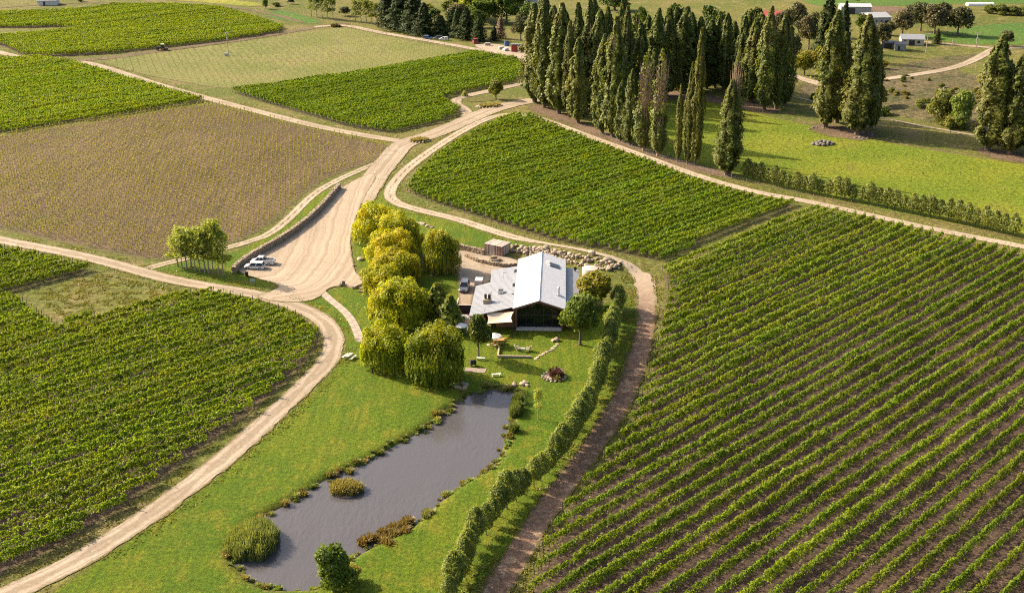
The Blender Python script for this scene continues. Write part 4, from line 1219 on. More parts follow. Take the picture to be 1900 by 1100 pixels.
k = (RI - EA) / (W / 2)
def seams(x0, x1, z0, z1, y0, y1, step, parent, mat, h=.022):
    mb = MB()
    y = y0 + step
    while y < y1 - .05:
        mb.hexa([(x0, y - .02, z0 + .002), (x1, y - .02, z1 + .002), (x1, y + .02, z1 + .002), (x0, y + .02, z0 + .002), (x0, y - .012, z0 + h), (x1, y - .012, z1 + h), (x1, y + .012, z1 + h), (x0, y + .012, z0 + h)])
        y += step
    return mb.build('roof_seams', mat, parent, kind='stuff')
rl = slope(-.3, W / 2, EA - .3 * k + .12, RI + .12, -.35, D + .25).build('roof', M_ROOF, house)
seams(-.3, W / 2 - .1, EA - .3 * k + .12, RI + .12 - .1 * k, -.35, D + .25, .9, rl, M_ROOF)
rr = slope(W / 2, W + .3, RI + .12, EA - .3 * k + .12, -.35, D + .25).build('roof', M_ROOF, house)
seams(W / 2 + .1, W + .3, RI + .12 - .1 * k, EA - .3 * k + .12, -.35, D + .25, .9, rr, M_ROOF)
MB().tube([(W / 2, -.36, RI + .13), (W / 2, D + .26, RI + .13)], .11, 6).build('ridge_cap', M_WHITE, rl)
for x_ in (-.34, W + .34):
    MB().box(x_ - .07, x_ + .07, -.34, D + .24, EA - .3 * k - .03, EA - .3 * k + .10).build('gutter', M_STEEL, house)
for x_, y_ in ((-.2, 1.3), (W + .16, 1.1), (W + .16, D - .3)):
    MB().tube([(x_, y_, 3.3), (x_, y_, EA - .2)], .05, 6).build('downpipe', M_STEEL, house)
# barge boards of the front gable
for a, b in (((-.3, EA - .3 * k - .02), (W / 2, RI - .02)), ((W / 2, RI - .02), (W + .3, EA - .3 * k - .02))):
    MB().hexa([(a[0], -.38, a[1] - .3), (b[0], -.38, b[1] - .3), (b[0], -.30, b[1] - .3), (a[0], -.30, a[1] - .3), (a[0], -.38, a[1]), (b[0], -.38, b[1]), (b[0], -.30, b[1]), (a[0], -.30, a[1])]).build('barge_board', M_CLAD, house)
# glazed front, set back under the gable
for x0, x1 in ((0, .42), (W - .42, W)):
    MB().box(x0, x1, -.05, .9, 0, EA - .02).build('gable_pier', M_CLAD, house)
g0, g1 = .45, W - .45
gl = MB().add([(g0, .72, .42), (g1, .72, .42), (g1, .72, EA - .1), (W / 2, .72, RI - .25), (g0, .72, EA - .1), (g0, .75, .42), (g1, .75, .42), (g1, .75, EA - .1), (W / 2, .75, RI - .25), (g0, .75, EA - .1)],
              [(0, 1, 2, 3, 4), (9, 8, 7, 6, 5), (0, 5, 6, 1), (1, 6, 7, 2), (2, 7, 8, 3), (3, 8, 9, 4), (4, 9, 5, 0)]).build('window', M_GLASS, house)
for i in range(6):
    x = g0 + (g1 - g0) * i / 5
    zt = EA + (RI - EA) * (1 - abs(x - W / 2) / (W / 2)) - .22
    MB().box(x - .05, x + .05, .64, .70, .42, zt).build('mullion', M_FRAME, gl)
MB().box(g0, g1, .63, .705, 2.75, 2.95).build('transom', M_FRAME, gl)
MB().box(.3, W - .3, -.5, .62, .12, .44).build('front_step', M_CONC, house)
# left wing: low skillion roof falling away from the hall
def lz(x): return 4.05 + x * (1.35 / 8.4)
lw = [(-8.4, -.75), (-.02, 1.25), (-.02, 23.2), (-5.65, 22.9), (-5.45, 15.9), (-8.25, 14.9)]
lwr = MB().prism([(x, y, lz(x) + .1) for x, y in lw], 0, .12).build('roof', M_ROOF2, house)
mb = MB()
y = .2
while y < 22.6:
    xl = -8.35 + .0 if y < 14.9 else -5.5
    xr = -.05 if y > 1.25 else -8.4 + (y + .75) / 2.0 * 8.4
    if xr - xl > .4:
        mb.hexa([(xl, y - .02, lz(xl) + .102), (xr, y - .02, lz(xr) + .102), (xr, y + .02, lz(xr) + .102), (xl, y + .02, lz(xl) + .102), (xl, y - .012, lz(xl) + .124), (xr, y - .012, lz(xr) + .124), (xr, y + .012, lz(xr) + .124), (xl, y + .012, lz(xl) + .124)])
    y += .62
mb.build('roof_seams', M_ROOF2, lwr, kind='stuff')
for a, b in (((-8.1, 4.2), (-8.1, 14.6)), ((-8.1, 14.6), (-5.3, 15.6)), ((-5.3, 15.6), (-5.5, 22.6)), ((-5.5, 22.6), (-.02, 22.9)), ((-8.1, 4.2), (-.02, 4.2))):
    dx, dy = b[0] - a[0], b[1] - a[1]; L = math.hypot(dx, dy); nx, ny = -dy / L * .08, dx / L * .08
    MB().hexa([(a[0] - nx, a[1] - ny, 0), (b[0] - nx, b[1] - ny, 0), (b[0] + nx, b[1] + ny, 0), (a[0] + nx, a[1] + ny, 0), (a[0] - nx, a[1] - ny, lz(a[0]) - .03), (b[0] - nx, b[1] - ny, lz(b[0]) - .03), (b[0] + nx, b[1] + ny, lz(b[0]) - .03), (a[0] + nx, a[1] + ny, lz(a[0]) - .03)]).build('wall', M_CLAD, house)
for x, y in ((-8.15, -.4), (-4.2, .55)):
    MB().box(x - .06, x + .06, y - .06, y + .06, 0, lz(x) - .03).build('post', M_FRAME, house)
MB().box(-3.6, -.1, 1.4, 4.1, 0, 3.2).build('timber_screen', plain('warm_timber', (.32, .15, .07), .7, var=.3, scale=4), house)
# right wing
rwr = slope(W + .02, W + 3.0, 3.75, 3.25, .9, 24.0).build('roof', M_ROOF2, house)
seams(W + .05, W + 3.0, 3.745, 3.25, .9, 24.0, .62, rwr, M_ROOF2)
MB().box(W + .02, W + 2.8, 1.3, 23.8, 0, 3.1).build('wall', M_CLAD, house)
# things on the roofs
ch = MB().box(-6.1, -4.6, 4.6, 5.8, lz(-6.1) - .1, lz(-4.6) + .75).build('chimney', M_PALESTONE, house)
for x in (-5.7, -5.0):
    MB().tube([(x, 5.2, lz(-4.6) + .75), (x, 5.2, lz(-4.6) + 1.65)], .24, 8).build('chimney_pot', M_BLACK, ch)
MB().tube([(-4.75, 5.6, lz(-4.6) + .7), (-4.65, 5.6, lz(-4.6) + 2.1)], .1, 6).build('flue', M_STEEL, ch)
bx = MB().box(-3.6, -2.5, 8.8, 9.9, lz(-3.6) + .1, lz(-2.5) + .6).build('roof_vent', M_STEEL, house)
MB().box(-3.5, -2.6, 8.9, 9.8, lz(-2.5) + .6, lz(-2.5) + .63).build('vent_grille', M_BLACK, bx)
MB().tube([(-3.0, 17.2, lz(-3) + .1), (-3.0, 17.2, lz(-3) + 1.2), (-2.4, 17.2, lz(-3) + 1.3)], .04, 4).build('antenna', M_FRAME, house)
for yy in (19.6, 20.2, 20.8, 11.8, 12.4, 13.0, 7.6):
    MB().hexa([(x, y, lz(x) + dz) for dz in (.11, .2) for x, y in ((-.95, yy), (-.2, yy), (-.2, yy + .28), (-.95, yy + .28))]).build('roof_window', M_BLACK, house)
def rz_(x): return RI + .12 - (x - W / 2) * k
sk = MB().hexa([(x, y, rz_(x) + dz) for dz in (.01, .14) for x, y in ((6.2, 19.6), (8.1, 19.6), (8.1, 21.6), (6.2, 21.6))]).build('skylight', M_CARGLASS, house)
MB().hexa([(x, y, rz_(x) + dz) for dz in (.141, .2) for x, y in ((6.0, 19.4), (6.25, 19.4), (6.25, 21.8), (6.0, 21.8))]).build('skylight_frame', M_WHITE, sk)
MB().add([(5.0, 21.4, rz_(5.0) + .02), (6.1, 20.2, rz_(6.1) + .02), (6.1, 21.6, rz_(6.1) + .02), (6.1, 20.2, rz_(6.1) + .55), (6.1, 21.6, rz_(6.1) + .55)], [(0, 1, 3), (0, 3, 4), (0, 4, 2), (1, 2, 4, 3)]).build('roof_flap', M_STEEL, house)
fl = MB().tube([(8.0, 5.5, rz_(8.0)), (8.0, 5.5, rz_(8) + 1.5)], .17, 8).build('flue', M_STEEL, house)
MB().tube([(8.0, 5.5, rz_(8) + 1.5), (8.0, 5.5, rz_(8) + 1.75)], [.3, .05], 8).build('flue_cap', M_STEEL, fl)
MB().box(7.5, 8.5, 5.1, 5.9, rz_(8.5) - .02, rz_(7.5) + .06).build('flashing', M_STEEL, fl)
MB().tube([(W + 2.3, 22.6, 3.3), (W + 2.3, 22.6, 3.9), (W + 2.3, 22.3, 4.05)], [.12, .12, .35], 8).build('satellite_dish', M_BLACK, house)

# deck, fence box, sail, parasols
dk = thing('timber_deck', 'reddish timber deck along the low side of the house', 'deck', hw(-8.6, 0), HR)
mb = MB(); x = -2.9
while x < -.05:
    mb.box(x, x + .13, -2.2, 7.0, .02, .2); x += .145
mb.build('deck_boards', M_DECK, dk, kind='stuff')
MB().box(-2.9, .0, -2.2, 7.0, -.05, .012).build('deck_frame', M_FRAME, dk)
fb = thing('fence_screen', 'black timber fence box behind the parked silver car', 'fence', hw(-11.4, 7.4), HR)
MB().box(0, 2.9, 0, .1, 0, 1.75).build('front_panel', M_BLACK, fb)
MB().box(0, .1, .1, 3.6, 0, 1.75).build('side_panel', M_BLACK, fb)
MB().box(-.06, .16, .1, 3.66, 1.75, 1.83).build('capping', M_GREYWOOD, fb)
MB().box(.16, 2.96, -.06, .16, 1.75, 1.83).build('capping', M_GREYWOOD, fb)
sl = thing('shade_sail', 'beige shade sail stretched in front of the house corner', 'shade sail', hw(0, 0), HR)
grid = []; n = 8
A_, B_, C_, D_ = Vector((-5.6, 1.0, 3.35)), Vector((-.15, .4, 3.5)), Vector((-.3, -2.6, 2.7)), Vector((-4.9, -2.9, 2.35))
vs_, fs_ = [], []
for j in range(n + 1):
    for i in range(n + 1):
        u, v = i / n, j / n
        # edges pulled in and cloth dished, as a sail under tension
        uu = u + (.5 - u) * .16 * math.sin(math.pi * v); vv = v + (.5 - v) * .16 * math.sin(math.pi * u)
        p = A_.lerp(B_, uu).lerp(D_.lerp(C_, uu), vv)
        p = p + Vector((0, 0, -.55 * math.sin(math.pi * uu) * math.sin(math.pi * vv)))
        vs_.append(tuple(p))
for j in range(n):
    for i in range(n): fs_.append((j * (n + 1) + i, j * (n + 1) + i + 1, (j + 1) * (n + 1) + i + 1, (j + 1) * (n + 1) + i))
put('sailcloth', fast_mesh('sailcloth', vs_, fs_, (M_SAIL,), True), sl)
for p in (A_, B_, C_, D_):
    MB().tube([(p.x, p.y, -.1 if p in (C_, D_) else 2.9), (p.x, p.y, p.z + .08)], .06, 6).build('post', M_FRAME, sl)

def parasol(loc, R, h, label):
    t = thing('parasol', label, 'parasol', loc)
    MB().tube([(0, 0, 0), (0, 0, h + .25)], .03, 6).build('pole', M_GREYWOOD, t)
    nseg = 8
    ring = [(math.cos(2 * math.pi * i / nseg) * R, math.sin(2 * math.pi * i / nseg) * R, h - .3) for i in range(nseg)]
    low = [(x, y, z - .16) for x, y, z in ring]
    MB().add([(0, 0, h + .2)] + ring + low, [(0, 1 + i, 1 + (i + 1) % nseg) for i in range(nseg)] + [(1 + i, 1 + nseg + i, 1 + nseg + (i + 1) % nseg, 1 + (i + 1) % nseg) for i in range(nseg)]).build('canopy', M_WHITE, t)
    MB().tube([(0, 0, 0), (0, 0, .08)], .3, 10).build('base', M_CONC, t)
parasol(hw(-10.0, .6, .0), 1.5, 2.4, 'white parasol over the timber deck')
parasol(P3(856, 622), 1.2, 2.3, 'white parasol half hidden beyond the deck edge')
parasol(P3(906, 640), 1.3, 2.3, 'white parasol over the terrace below the shade sail')
parasol(P3(918, 641), 1.3, 2.2, 'white parasol next to the orange table')

def furn(mb, name, mat, label, cat, loc, rz=0.0):
    t = thing(name, label, cat, loc, rz)
    return t
def table(loc, rz, L, Wd, mat, label, name='table'):
    t = thing(name, label, 'table', loc, rz)
    mb = MB(); kx = -Wd / 2
    MB().box(-L / 2, L / 2, -Wd / 2, Wd / 2, .70, .76).build('tabletop', mat, t)
    for sx in (-1, 1):
        for sy in (-1, 1): MB().box(sx * (L / 2 - .12) - .04, sx * (L / 2 - .12) + .04, sy * (Wd / 2 - .12) - .04, sy * (Wd / 2 - .12) + .04, 0, .699).build('leg', mat, t)
    return t
def bench(loc, rz, L, mat, label):
    t = thing('bench', label, 'bench', loc, rz)
    MB().box(-L / 2, L / 2, -.2, .2, .42, .48).build('seat', mat, t)
    for s in (-1, 1): MB().box(s * (L / 2 - .2) - .04, s * (L / 2 - .2) + .04, -.18, .18, 0, .419).build('leg', mat, t)
    return t
def lounge_chair(loc, rz, mat, label):
    t = thing('garden_chair', label, 'chair', loc, rz)
    MB().hexa([(-.3, -.3, .30), (.3, -.3, .30), (.3, .3, .36), (-.3, .3, .36), (-.3, -.3, .37), (.3, -.3, .37), (.3, .3, .43), (-.3, .3, .43)]).build('seat', mat, t)
    MB().hexa([(-.32, -.42, .30), (.32, -.42, .30), (.32, -.31, .30), (-.32, -.31, .30), (-.32, -.72, 1.05), (.32, -.72, 1.05), (.32, -.62, 1.05), (-.32, -.62, 1.05)]).build('backrest', mat, t)
    for s in (-1, 1):
        MB().box(s * .38 - .06, s * .38 + .06, -.45, .4, .55, .60).build('armrest', mat, t)
        for yy in (-.35, .32): MB().box(s * .38 - .03, s * .38 + .03, yy - .04, yy + .04, 0, .549).build('leg', mat, t)
    return t
table(P3(925, 637), .1, 1.9, 1.0, M_ORANGE, 'orange-brown timber table on the lawn below the shade sail')
bench(P3(921, 641), .1, 1.8, M_ORANGE, 'orange-brown bench on the pond side of the orange table')
bench(P3(930, 632), .1, 1.8, M_ORANGE, 'orange-brown bench on the house side of the orange table')
lounge_chair(P3(961, 649), -1.2, M_GREYWOOD, 'pale slatted garden chair nearer the shade sail on the lawn')
lounge_chair(P3(979, 651), 1.2, M_GREYWOOD, 'pale slatted garden chair nearer the stepping stones')
table(P3(970, 653), 0, .8, .6, M_GREYWOOD, 'low pale table between the two garden chairs', 'low_table')
bench(P3(921, 698), .2, 1.6, M_WHITE, 'white bench on the lawn near the pond end')
bench(P3(892, 668), -.2, 1.5, M_WHITE, 'white bench under the olive green tree')
bench(P3(853, 613), .1, 1.6, M_WHITE, 'pale bench on the terrace at the deck corner')
st = thing('barbecue', 'dark covered barbecue on the small paved pad by the pond willow', 'barbecue', P3(878, 679), .3)
MB().box(-.5, .5, -.3, .3, .35, .85).build('body', M_BLACK, st)
MB().hexa([(-.5, -.3, .852), (.5, -.3, .852), (.5, .3, .852), (-.5, .3, .852), (-.45, -.15, 1.15), (.45, -.15, 1.15), (.45, .2, 1.15), (-.45, .2, 1.15)]).build('lid', M_BLACK, st)
for x in (-.42, .42): MB().box(x - .04, x + .04, -.25, .25, 0, .349).build('leg', M_FRAME, st)
pd = P3(882, 687)
put('paved_pad', MB().obox((pd[0], pd[1], -.02), (3.6, 1.7, .10), -.15).mesh('paved_pad', plain('tan_paving', (.26, .20, .155), .9)), kind='structure')

# L-shaped low wall, stepping stones, flax bed
lw_ = thing('low_wall', 'L-shaped low concrete wall on the lawn in front of the glazed gable', 'wall', P3(924, 663))
a0 = Vector(P3(924, 663)); a1 = Vector(P3(986, 664)); a2 = Vector(P3(926, 645))
for b_, nm in ((a1, 'long_arm'), (a2, 'short_arm')):
    d = b_ - a0; d.z = 0; L = d.length; d.normalize(); q = Vector((-d.y, d.x, 0)) * .14
    s0 = d * (.142 if nm == 'short_arm' else -.14)
    p = [s0 - q, d * L - q, d * L + q, s0 + q]
    MB().hexa([(v.x, v.y, -.05) for v in p] + [(v.x, v.y, .42) for v in p]).build(nm, M_PALESTONE, lw_)

def rock_mesh(seed, flat=1.0):
    rng = np.random.default_rng(seed)
    import bmesh
    bm = bmesh.new()
    bmesh.ops.create_icosphere(bm, subdivisions=2, radius=.5)
    offs = rng.normal(0, 1, (4, 3))
    for v in bm.verts:
        d = v.co.normalized()
        f = 1.0
        for o in offs:
            f -= .16 * max(0, d.x * o[0] + d.y * o[1] + d.z * o[2] - .55)
        f += .06 * math.sin(7 * d.x + seed) * math.sin(6 * d.y + 2 * seed)
        v.co = Vector((d.x * .5 * f * 1.15, d.y * .5 * f, d.z * .42 * f * flat))
    me = bpy.data.meshes.new('rock')
    bm.to_mesh(me); bm.free()
    me.materials.append(M_STONE if seed % 2 else M_PALESTONE)
    return me
ROCKS = [rock_mesh(s) for s in range(1, 9)]
DARKROCKS = [r_.copy() for r_ in ROCKS[:4]]
M_DARKSTONE = stone_mat('lichened_stone', (.11, .092, .078), (.19, .16, .135))
for r_ in DARKROCKS: r_.materials[0] = M_DARKSTONE
FLAT = [rock_mesh(s, .35) for s in range(11, 15)]
rock_rng = random.Random(8)
def rock(x, y, s, label, group=None, z=0.0, name='boulder', cat='boulder', me=None):
    o = put(name, me or rock_rng.choice(ROCKS), None, (x, y, float(hgt(x, y)) + z + s * .12), rock_rng.uniform(0, 6.28))
    o.scale = (s, s * rock_rng.uniform(.75, 1.1), s * rock_rng.uniform(.7, 1.0))
    tag(o, label, cat, group)
    return o
SS = smooth_line(PP([(1034, 637), (1030, 643), (1022, 650), (1012, 655), (1002, 660), (992, 668)]), 1)
for x, y in along(SS, .95):
    rock(x, y, rock_rng.uniform(.8, 1.05), 'flat stepping stone in the curved path across the house lawn', 'stepping stones on the house lawn', name='stepping_stone', cat='stone', me=rock_rng.choice(FLAT), z=-.06)
rock(*P(1034, 632), 1.5, 'big pale boulder at the head of the stepping stones')
rock(*P(1028, 633), 1.0, 'smaller boulder beside the one heading the stepping stones')

def tuft_mesh(name, n, H, R, mat, seed, w=.05, spread=.9, droop=.3):
    """clump of grass or reed blades: each blade two bent quads"""
    rng = np.random.default_rng(seed)
    a = rng.uniform(0, 6.283, n); q = np.sqrt(rng.uniform(0, 1, n)) * R
    bx, by = np.cos(a) * q, np.sin(a) * q
    h = H * rng.uniform(.55, 1.1, n) * (1 - .35 * (q / R) ** 2)
    a2 = a + rng.normal(0, .8, n)
    lean = spread * rng.uniform(.1, 1, n) * h * (.25 + .75 * q / R)
    dx, dy = np.cos(a2), np.sin(a2)
    px, py = -dy * w, dx * w
    V = np.empty((n, 6, 3))
    V[:, 0] = np.stack([bx - px, by - py, 0 * h], 1); V[:, 1] = np.stack([bx + px, by + py, 0 * h], 1)
    mx, my, mz = bx + dx * lean * .35, by + dy * lean * .35, h * .62
    V[:, 2] = np.stack([mx + px, my + py, mz], 1); V[:, 3] = np.stack([mx - px, my - py, mz], 1)
    tx, ty, tz = bx + dx * lean, by + dy * lean, h * (1 - droop * lean / np.maximum(h, .01))
    V[:, 4] = np.stack([tx + px * .3, ty + py * .3, tz], 1); V[:, 5] = np.stack([tx - px * .3, ty - py * .3, tz], 1)
    b = (np.arange(n) * 6)[:, None]
    F = np.concatenate([b + [0, 1, 2, 3], b + [3, 2, 4, 5]])
    return fast_mesh(name, V.reshape(-1, 3), F, (mat,), False, {'tint': np.repeat(np.clip(rng.normal(.5, .28, n), 0, 1), 6)})
TUFT = [tuft_mesh('blades', 160, .9, .55, L_STRAW, s, .05) for s in (1, 2, 3)]
TUFTG = [tuft_mesh('blades', 160, .8, .55, L_RUSTREED, s, .05) for s in (4, 5)]
REEDS = [tuft_mesh('blades', 420, 2.3, .95, L_REED, s, .055, .45) for s in (6, 7, 8)]

bed = thing('flax_bed', 'round stone-edged bed of dark red flax on the pond lawn', 'flower bed', P3(1028, 699))
put('soil', MB().tube([(0, 0, -.05), (0, 0, .12), (0, 0, .2)], [1.9, 1.8, 1.2], 18).mesh('soil', plain('bed_soil', (.10, .07, .05), .95)), bed)
for i in range(5):
    a = i * 1.3; o = put('flax', tuft_mesh('flax', 70, 1.5, .5, L_FLAX, 30 + i, .07, .8), bed, (math.cos(a) * .7 + .3, math.sin(a) * .7 + .2, .15)); o.color = (1, 1, 1, 1)
o = put('grass_tuft', TUFT[0], bed, (.4, -1.1, .12)); o.color = (1, 1, 1, 1)
for i in range(17):
    a = i * 2 * math.pi / 17
    o = put('edge_stone', rock_rng.choice(ROCKS), bed, (math.cos(a) * 1.95, math.sin(a) * 1.95, .1), a); o.scale = (.55, .5, .45)
for i in range(3):
    o = put('rock', rock_rng.choice(ROCKS), bed, (-1.2 + .3 * i, -.4 - .4 * i, .2), i); o.scale = (.8, .7, .6)

# rock bank behind the house
n_b = 0
for _ in range(900):
    t = rock_rng.random()
    px = 948 + 205 * t; py = 456 + 33 * t + rock_rng.uniform(-3, 18 if t > .25 else 14)
    x, y = P(px, py)
    if 940 < px < 952 and py > 470: continue
    lx = (x - HX) * math.cos(HR) + (y - HY) * math.sin(HR); ly = -(x - HX) * math.sin(HR) + (y - HY) * math.cos(HR)
    if -1 < lx < 13 and ly < 27.2: continue
    s = rock_rng.choice((.4, .5, .55, .6, .7, .8, .95, 1.2))
    rock(x, y, s, 'tan boulder of the rock bank between house and track', 'boulders of the rock bank', z=rock_rng.uniform(0, .25))
    n_b += 1
    if n_b >= 270: break
rock(*P(1098, 473), 1.9, 'large grey boulder on top of the rock bank', z=.2)
rock(*P(1126, 485), 2.0, 'large grey boulder at the end of the rock bank nearest the track bend', z=.1)
rock(*P(1014, 462), 1.6, 'large tan boulder on the rock bank behind the roof ridge', z=.2)
tk = thing('water_tank', 'round beige water tank behind the golden topped tree', 'tank', P3(1094, 514))
MB().tube([(0, 0, -.05), (0, 0, 2.0)], 1.6, 20).build('shell', plain('beige_tank', (.50, .40, .30), .7, var=.08), tk, True)
MB().tube([(0, 0, 2.0), (0, 0, 2.3), (0, 0, 2.36)], [1.62, .5, .1], 20).build('lid', plain('beige_lid', (.55, .46, .36), .7, var=.08), tk)

def stone_wall(px, Hh, Th, label, sz=.45, name='dry_stone_wall', closed=False):
    line = smooth_line(PP(px), 1)
    t = thing(name, label, 'wall', (*line[0], 0))
    mb = MB()
    rg = random.Random(len(px) * 7 + int(Hh * 10))
    ox, oy = line[0]
    for z in np.arange(0, Hh, sz * .62):
        pos = along(line, sz * .9)
        for i, (x, y) in enumerate(pos):
            nx_, ny_ = pos[min(i + 1, len(pos) - 1)]; px_, py_ = pos[max(i - 1, 0)]
            a = math.atan2(ny_ - py_, nx_ - px_)
            for side in ((-1, 1) if Th > .5 else (0,)):
                o = side * Th * .25
                s = sz * rg.uniform(.75, 1.25)
                c = (x - ox - math.sin(a) * o + rg.uniform(-.06, .06), y - oy + math.cos(a) * o + rg.uniform(-.06, .06), float(hgt(x, y)) + z + rg.uniform(-.05, .04))
                hx, hy, hz = s * .55, max(Th * (.3 if side else .55), .15) * rg.uniform(.85, 1.15), sz * .42 * rg.uniform(.8, 1.2)
                M = Matrix.Translation(c) @ Matrix.Rotation(a + rg.uniform(-.25, .25), 4, 'Z') @ Matrix.Rotation(rg.uniform(-.15, .15), 4, 'X')
                p = []
                for zz in (0, 2 * hz):
                    for sx, sy in ((-1, -1), (1, -1), (1, 1), (-1, 1)):
                        p.append(M @ Vector((sx * hx * rg.uniform(.75, 1.05), sy * hy * rg.uniform(.75, 1.05), zz * rg.uniform(.85, 1.1))))
                mb.hexa(p)
    mb.build('stones', M_STONE, t, kind='stuff')
    return t
stone_wall([(630, 350), (612, 371), (590, 396), (560, 422), (520, 450), (480, 472), (450, 491), (437, 503), (434, 508)], 1.25, .8, 'long curved dry stone wall along the car park edge')
stone_wall([(846, 461), (870, 466), (898, 473)], .9, .6, 'low dry stone wall running up to the timber shed')
stone_wall([(864, 476), (880, 484), (905, 491), (935, 496), (960, 495)], .7, .5, 'low curved stone edging across the gravel behind the house', .4)
ring = [(918 + 9 * math.cos(a), 483 + 3.2 * math.sin(a)) for a in np.linspace(0, 6.28, 14)]
stone_wall(ring, .25, .3, 'small ring of stones on the gravel behind the house', .35, 'stone_ring')

sh = Vector(P3(899, 470)); sh2 = Vector(P3(932, 476.5))
d = sh2 - sh; Ls = d.length; rz = math.atan2(d.y, d.x)
shed = thing('timber_shed', 'weathered vertical-board shed on the gravel behind the house', 'shed', tuple(sh), rz)
Ws, Hs = 3.4, 2.3
MB().box(.06, Ls - .06, .06, Ws - .06, 0, Hs - .05).build('core', M_FRAME, shed)
bm_ = {}
def board_run(n, f, mats, nm='board'):
    for i in range(n): f(i).build(nm, mats[(i * 7 + i // 3) % len(mats)], shed)
mats = (M_RUST, M_GREYWOOD, M_RUST, plain('red_board', (.22, .10, .075), .85, var=.3), M_GREYWOOD)
nb = 14
board_run(nb, lambda i: MB().box(Ls * i / nb + .01, Ls * (i + 1) / nb - .01, -.02 - .012 * (i % 3), .055, 0, Hs - .08), mats)
nb2 = 9
board_run(nb2, lambda i: MB().box(Ls - .055, Ls + .02 + .01 * (i % 2), Ws * i / nb2 + .01, Ws * (i + 1) / nb2 - .01, 0, Hs - .08), mats)
board_run(nb2, lambda i: MB().box(-.02, .055, Ws * i / nb2 + .01, Ws * (i + 1) / nb2 - .01, 0, Hs - .08), mats)
board_run(nb, lambda i: MB().box(Ls * i / nb + .01, Ls * (i + 1) / nb - .01, Ws - .055, Ws + .02, 0, Hs - .08), mats)
board_run(nb, lambda i: MB().box(Ls * i / nb + .005, Ls * (i + 1) / nb - .005, -.15, Ws + .15, Hs - .04, Hs + .03 + .012 * (i % 3)), (M_GREYWOOD, M_RUST, M_GREYWOOD), 'roof_board')

# timber entrance wall, signs and stones at the car park
ent = thing('sleeper_wall', 'stepped dark timber sleeper wall where the car park meets the willows', 'wall', P3(641, 531))
q0 = Vector(P3(641, 531)); pts_ = [Vector(P3(*p)) - q0 for p in ((641, 531), (655, 536), (675, 528))]
def beam(mb, a, b, w, z0, z1):
    dd = (b - a); dd.z = 0; dd.normalize(); q = Vector((-dd.y, dd.x, 0)) * w / 2
    return mb.hexa([(v.x, v.y, z0) for v in (a - q, b - q, b + q, a + q)] + [(v.x, v.y, z1) for v in (a - q, b - q, b + q, a + q)])
beam(MB(), pts_[0], pts_[1], .25, -.05, .5).build('sleeper', M_RUST, ent)
beam(MB(), pts_[1] + Vector((.2, .1, 0)), pts_[2], .25, -.05, .55).build('sleeper', M_GREYWOOD, ent)
e2 = [Vector(P3(*p)) - q0 for p in ((664, 542), (674, 543), (684, 538))]
beam(MB(), e2[0], e2[1], .25, -.05, .35).build('sleeper', M_RUST, ent)
beam(MB(), e2[1] + Vector((.2, .1, 0)), e2[2], .25, -.05, .35).build('sleeper', M_RUST, ent)
gp = thing('gate_post', 'squat dark timber post at the car park corner', 'post', P3(638, 530))
MB().box(-.28, .28, -.28, .28, -.05, 1.1).build('shaft', M_RUST, gp)
MB().box(-.32, .32, -.32, .32, 1.1, 1.18).build('cap', M_GREYWOOD, gp)
rock(*P(631, 530), 1.2, 'rounded rock beside the squat timber post')
rock(*P(668, 482), 1.6, 'pale rock on the lawn edge beside the car park')
rock(*P(673, 520), 1.4, 'white rock under the willow beside the car park')
rock(*P(655, 493), 1.0, 'flat pale rock at the car park kerb')
tb = thing('litter_bin', 'dark litter bin at the end of the car park stone wall', 'bin', P3(458, 513))
MB().tube([(0, 0, -.03), (0, 0, .95)], [.32, .36], 10).build('body', M_BLACK, tb)
MB().tube([(0, 0, .95), (0, 0, 1.05)], [.40, .30], 10).build('lid', M_FRAME, tb)
sg = thing('sign_board', 'small pale green two-legged sign on the verge by the white cars', 'sign', P3(469, 526))
for x in (-.4, .4): MB().box(x - .04, x + .04, -.04, .04, -.05, 1.0).build('leg', M_GREYWOOD, sg)
MB().box(-.5, .5, -.07, -.042, .45, 1.05).build('panel', plain('pale_green_panel', (.35, .45, .36), .6, var=.1), sg)

# paved path of slabs
path_line = smooth_line(PP([(598, 543), (612, 556), (634, 573), (650, 590), (660, 608), (668, 632)]), 2)
slab_mats = [plain('paving_slab', c, .9, var=.12, scale=2) for c in ((.32, .255, .20), (.36, .29, .23), (.28, .225, .18))]
pth = road_sheet('paved_path', [(598, 543), (612, 556), (634, 573), (650, 590), (660, 608), (668, 632)], 1.75, .3, .05, M_YARD, rag=.1)
pp_ = along(path_line, .82)
for i, (x, y) in enumerate(pp_[:-1]):
    nx_, ny_ = pp_[i + 1]; a = math.atan2(ny_ - y, nx_ - x)
    for s in (-1, 1):
        cx_, cy_ = x - math.sin(a) * .39 * s, y + math.cos(a) * .39 * s
        MB().obox((cx_, cy_, .055), (.76, .74, .05 + .012 * ((i * 3 + s) % 3)), a + rock_rng.uniform(-.03, .03)).build('paving_slab', slab_mats[(i * 5 + s) % 3], pth)

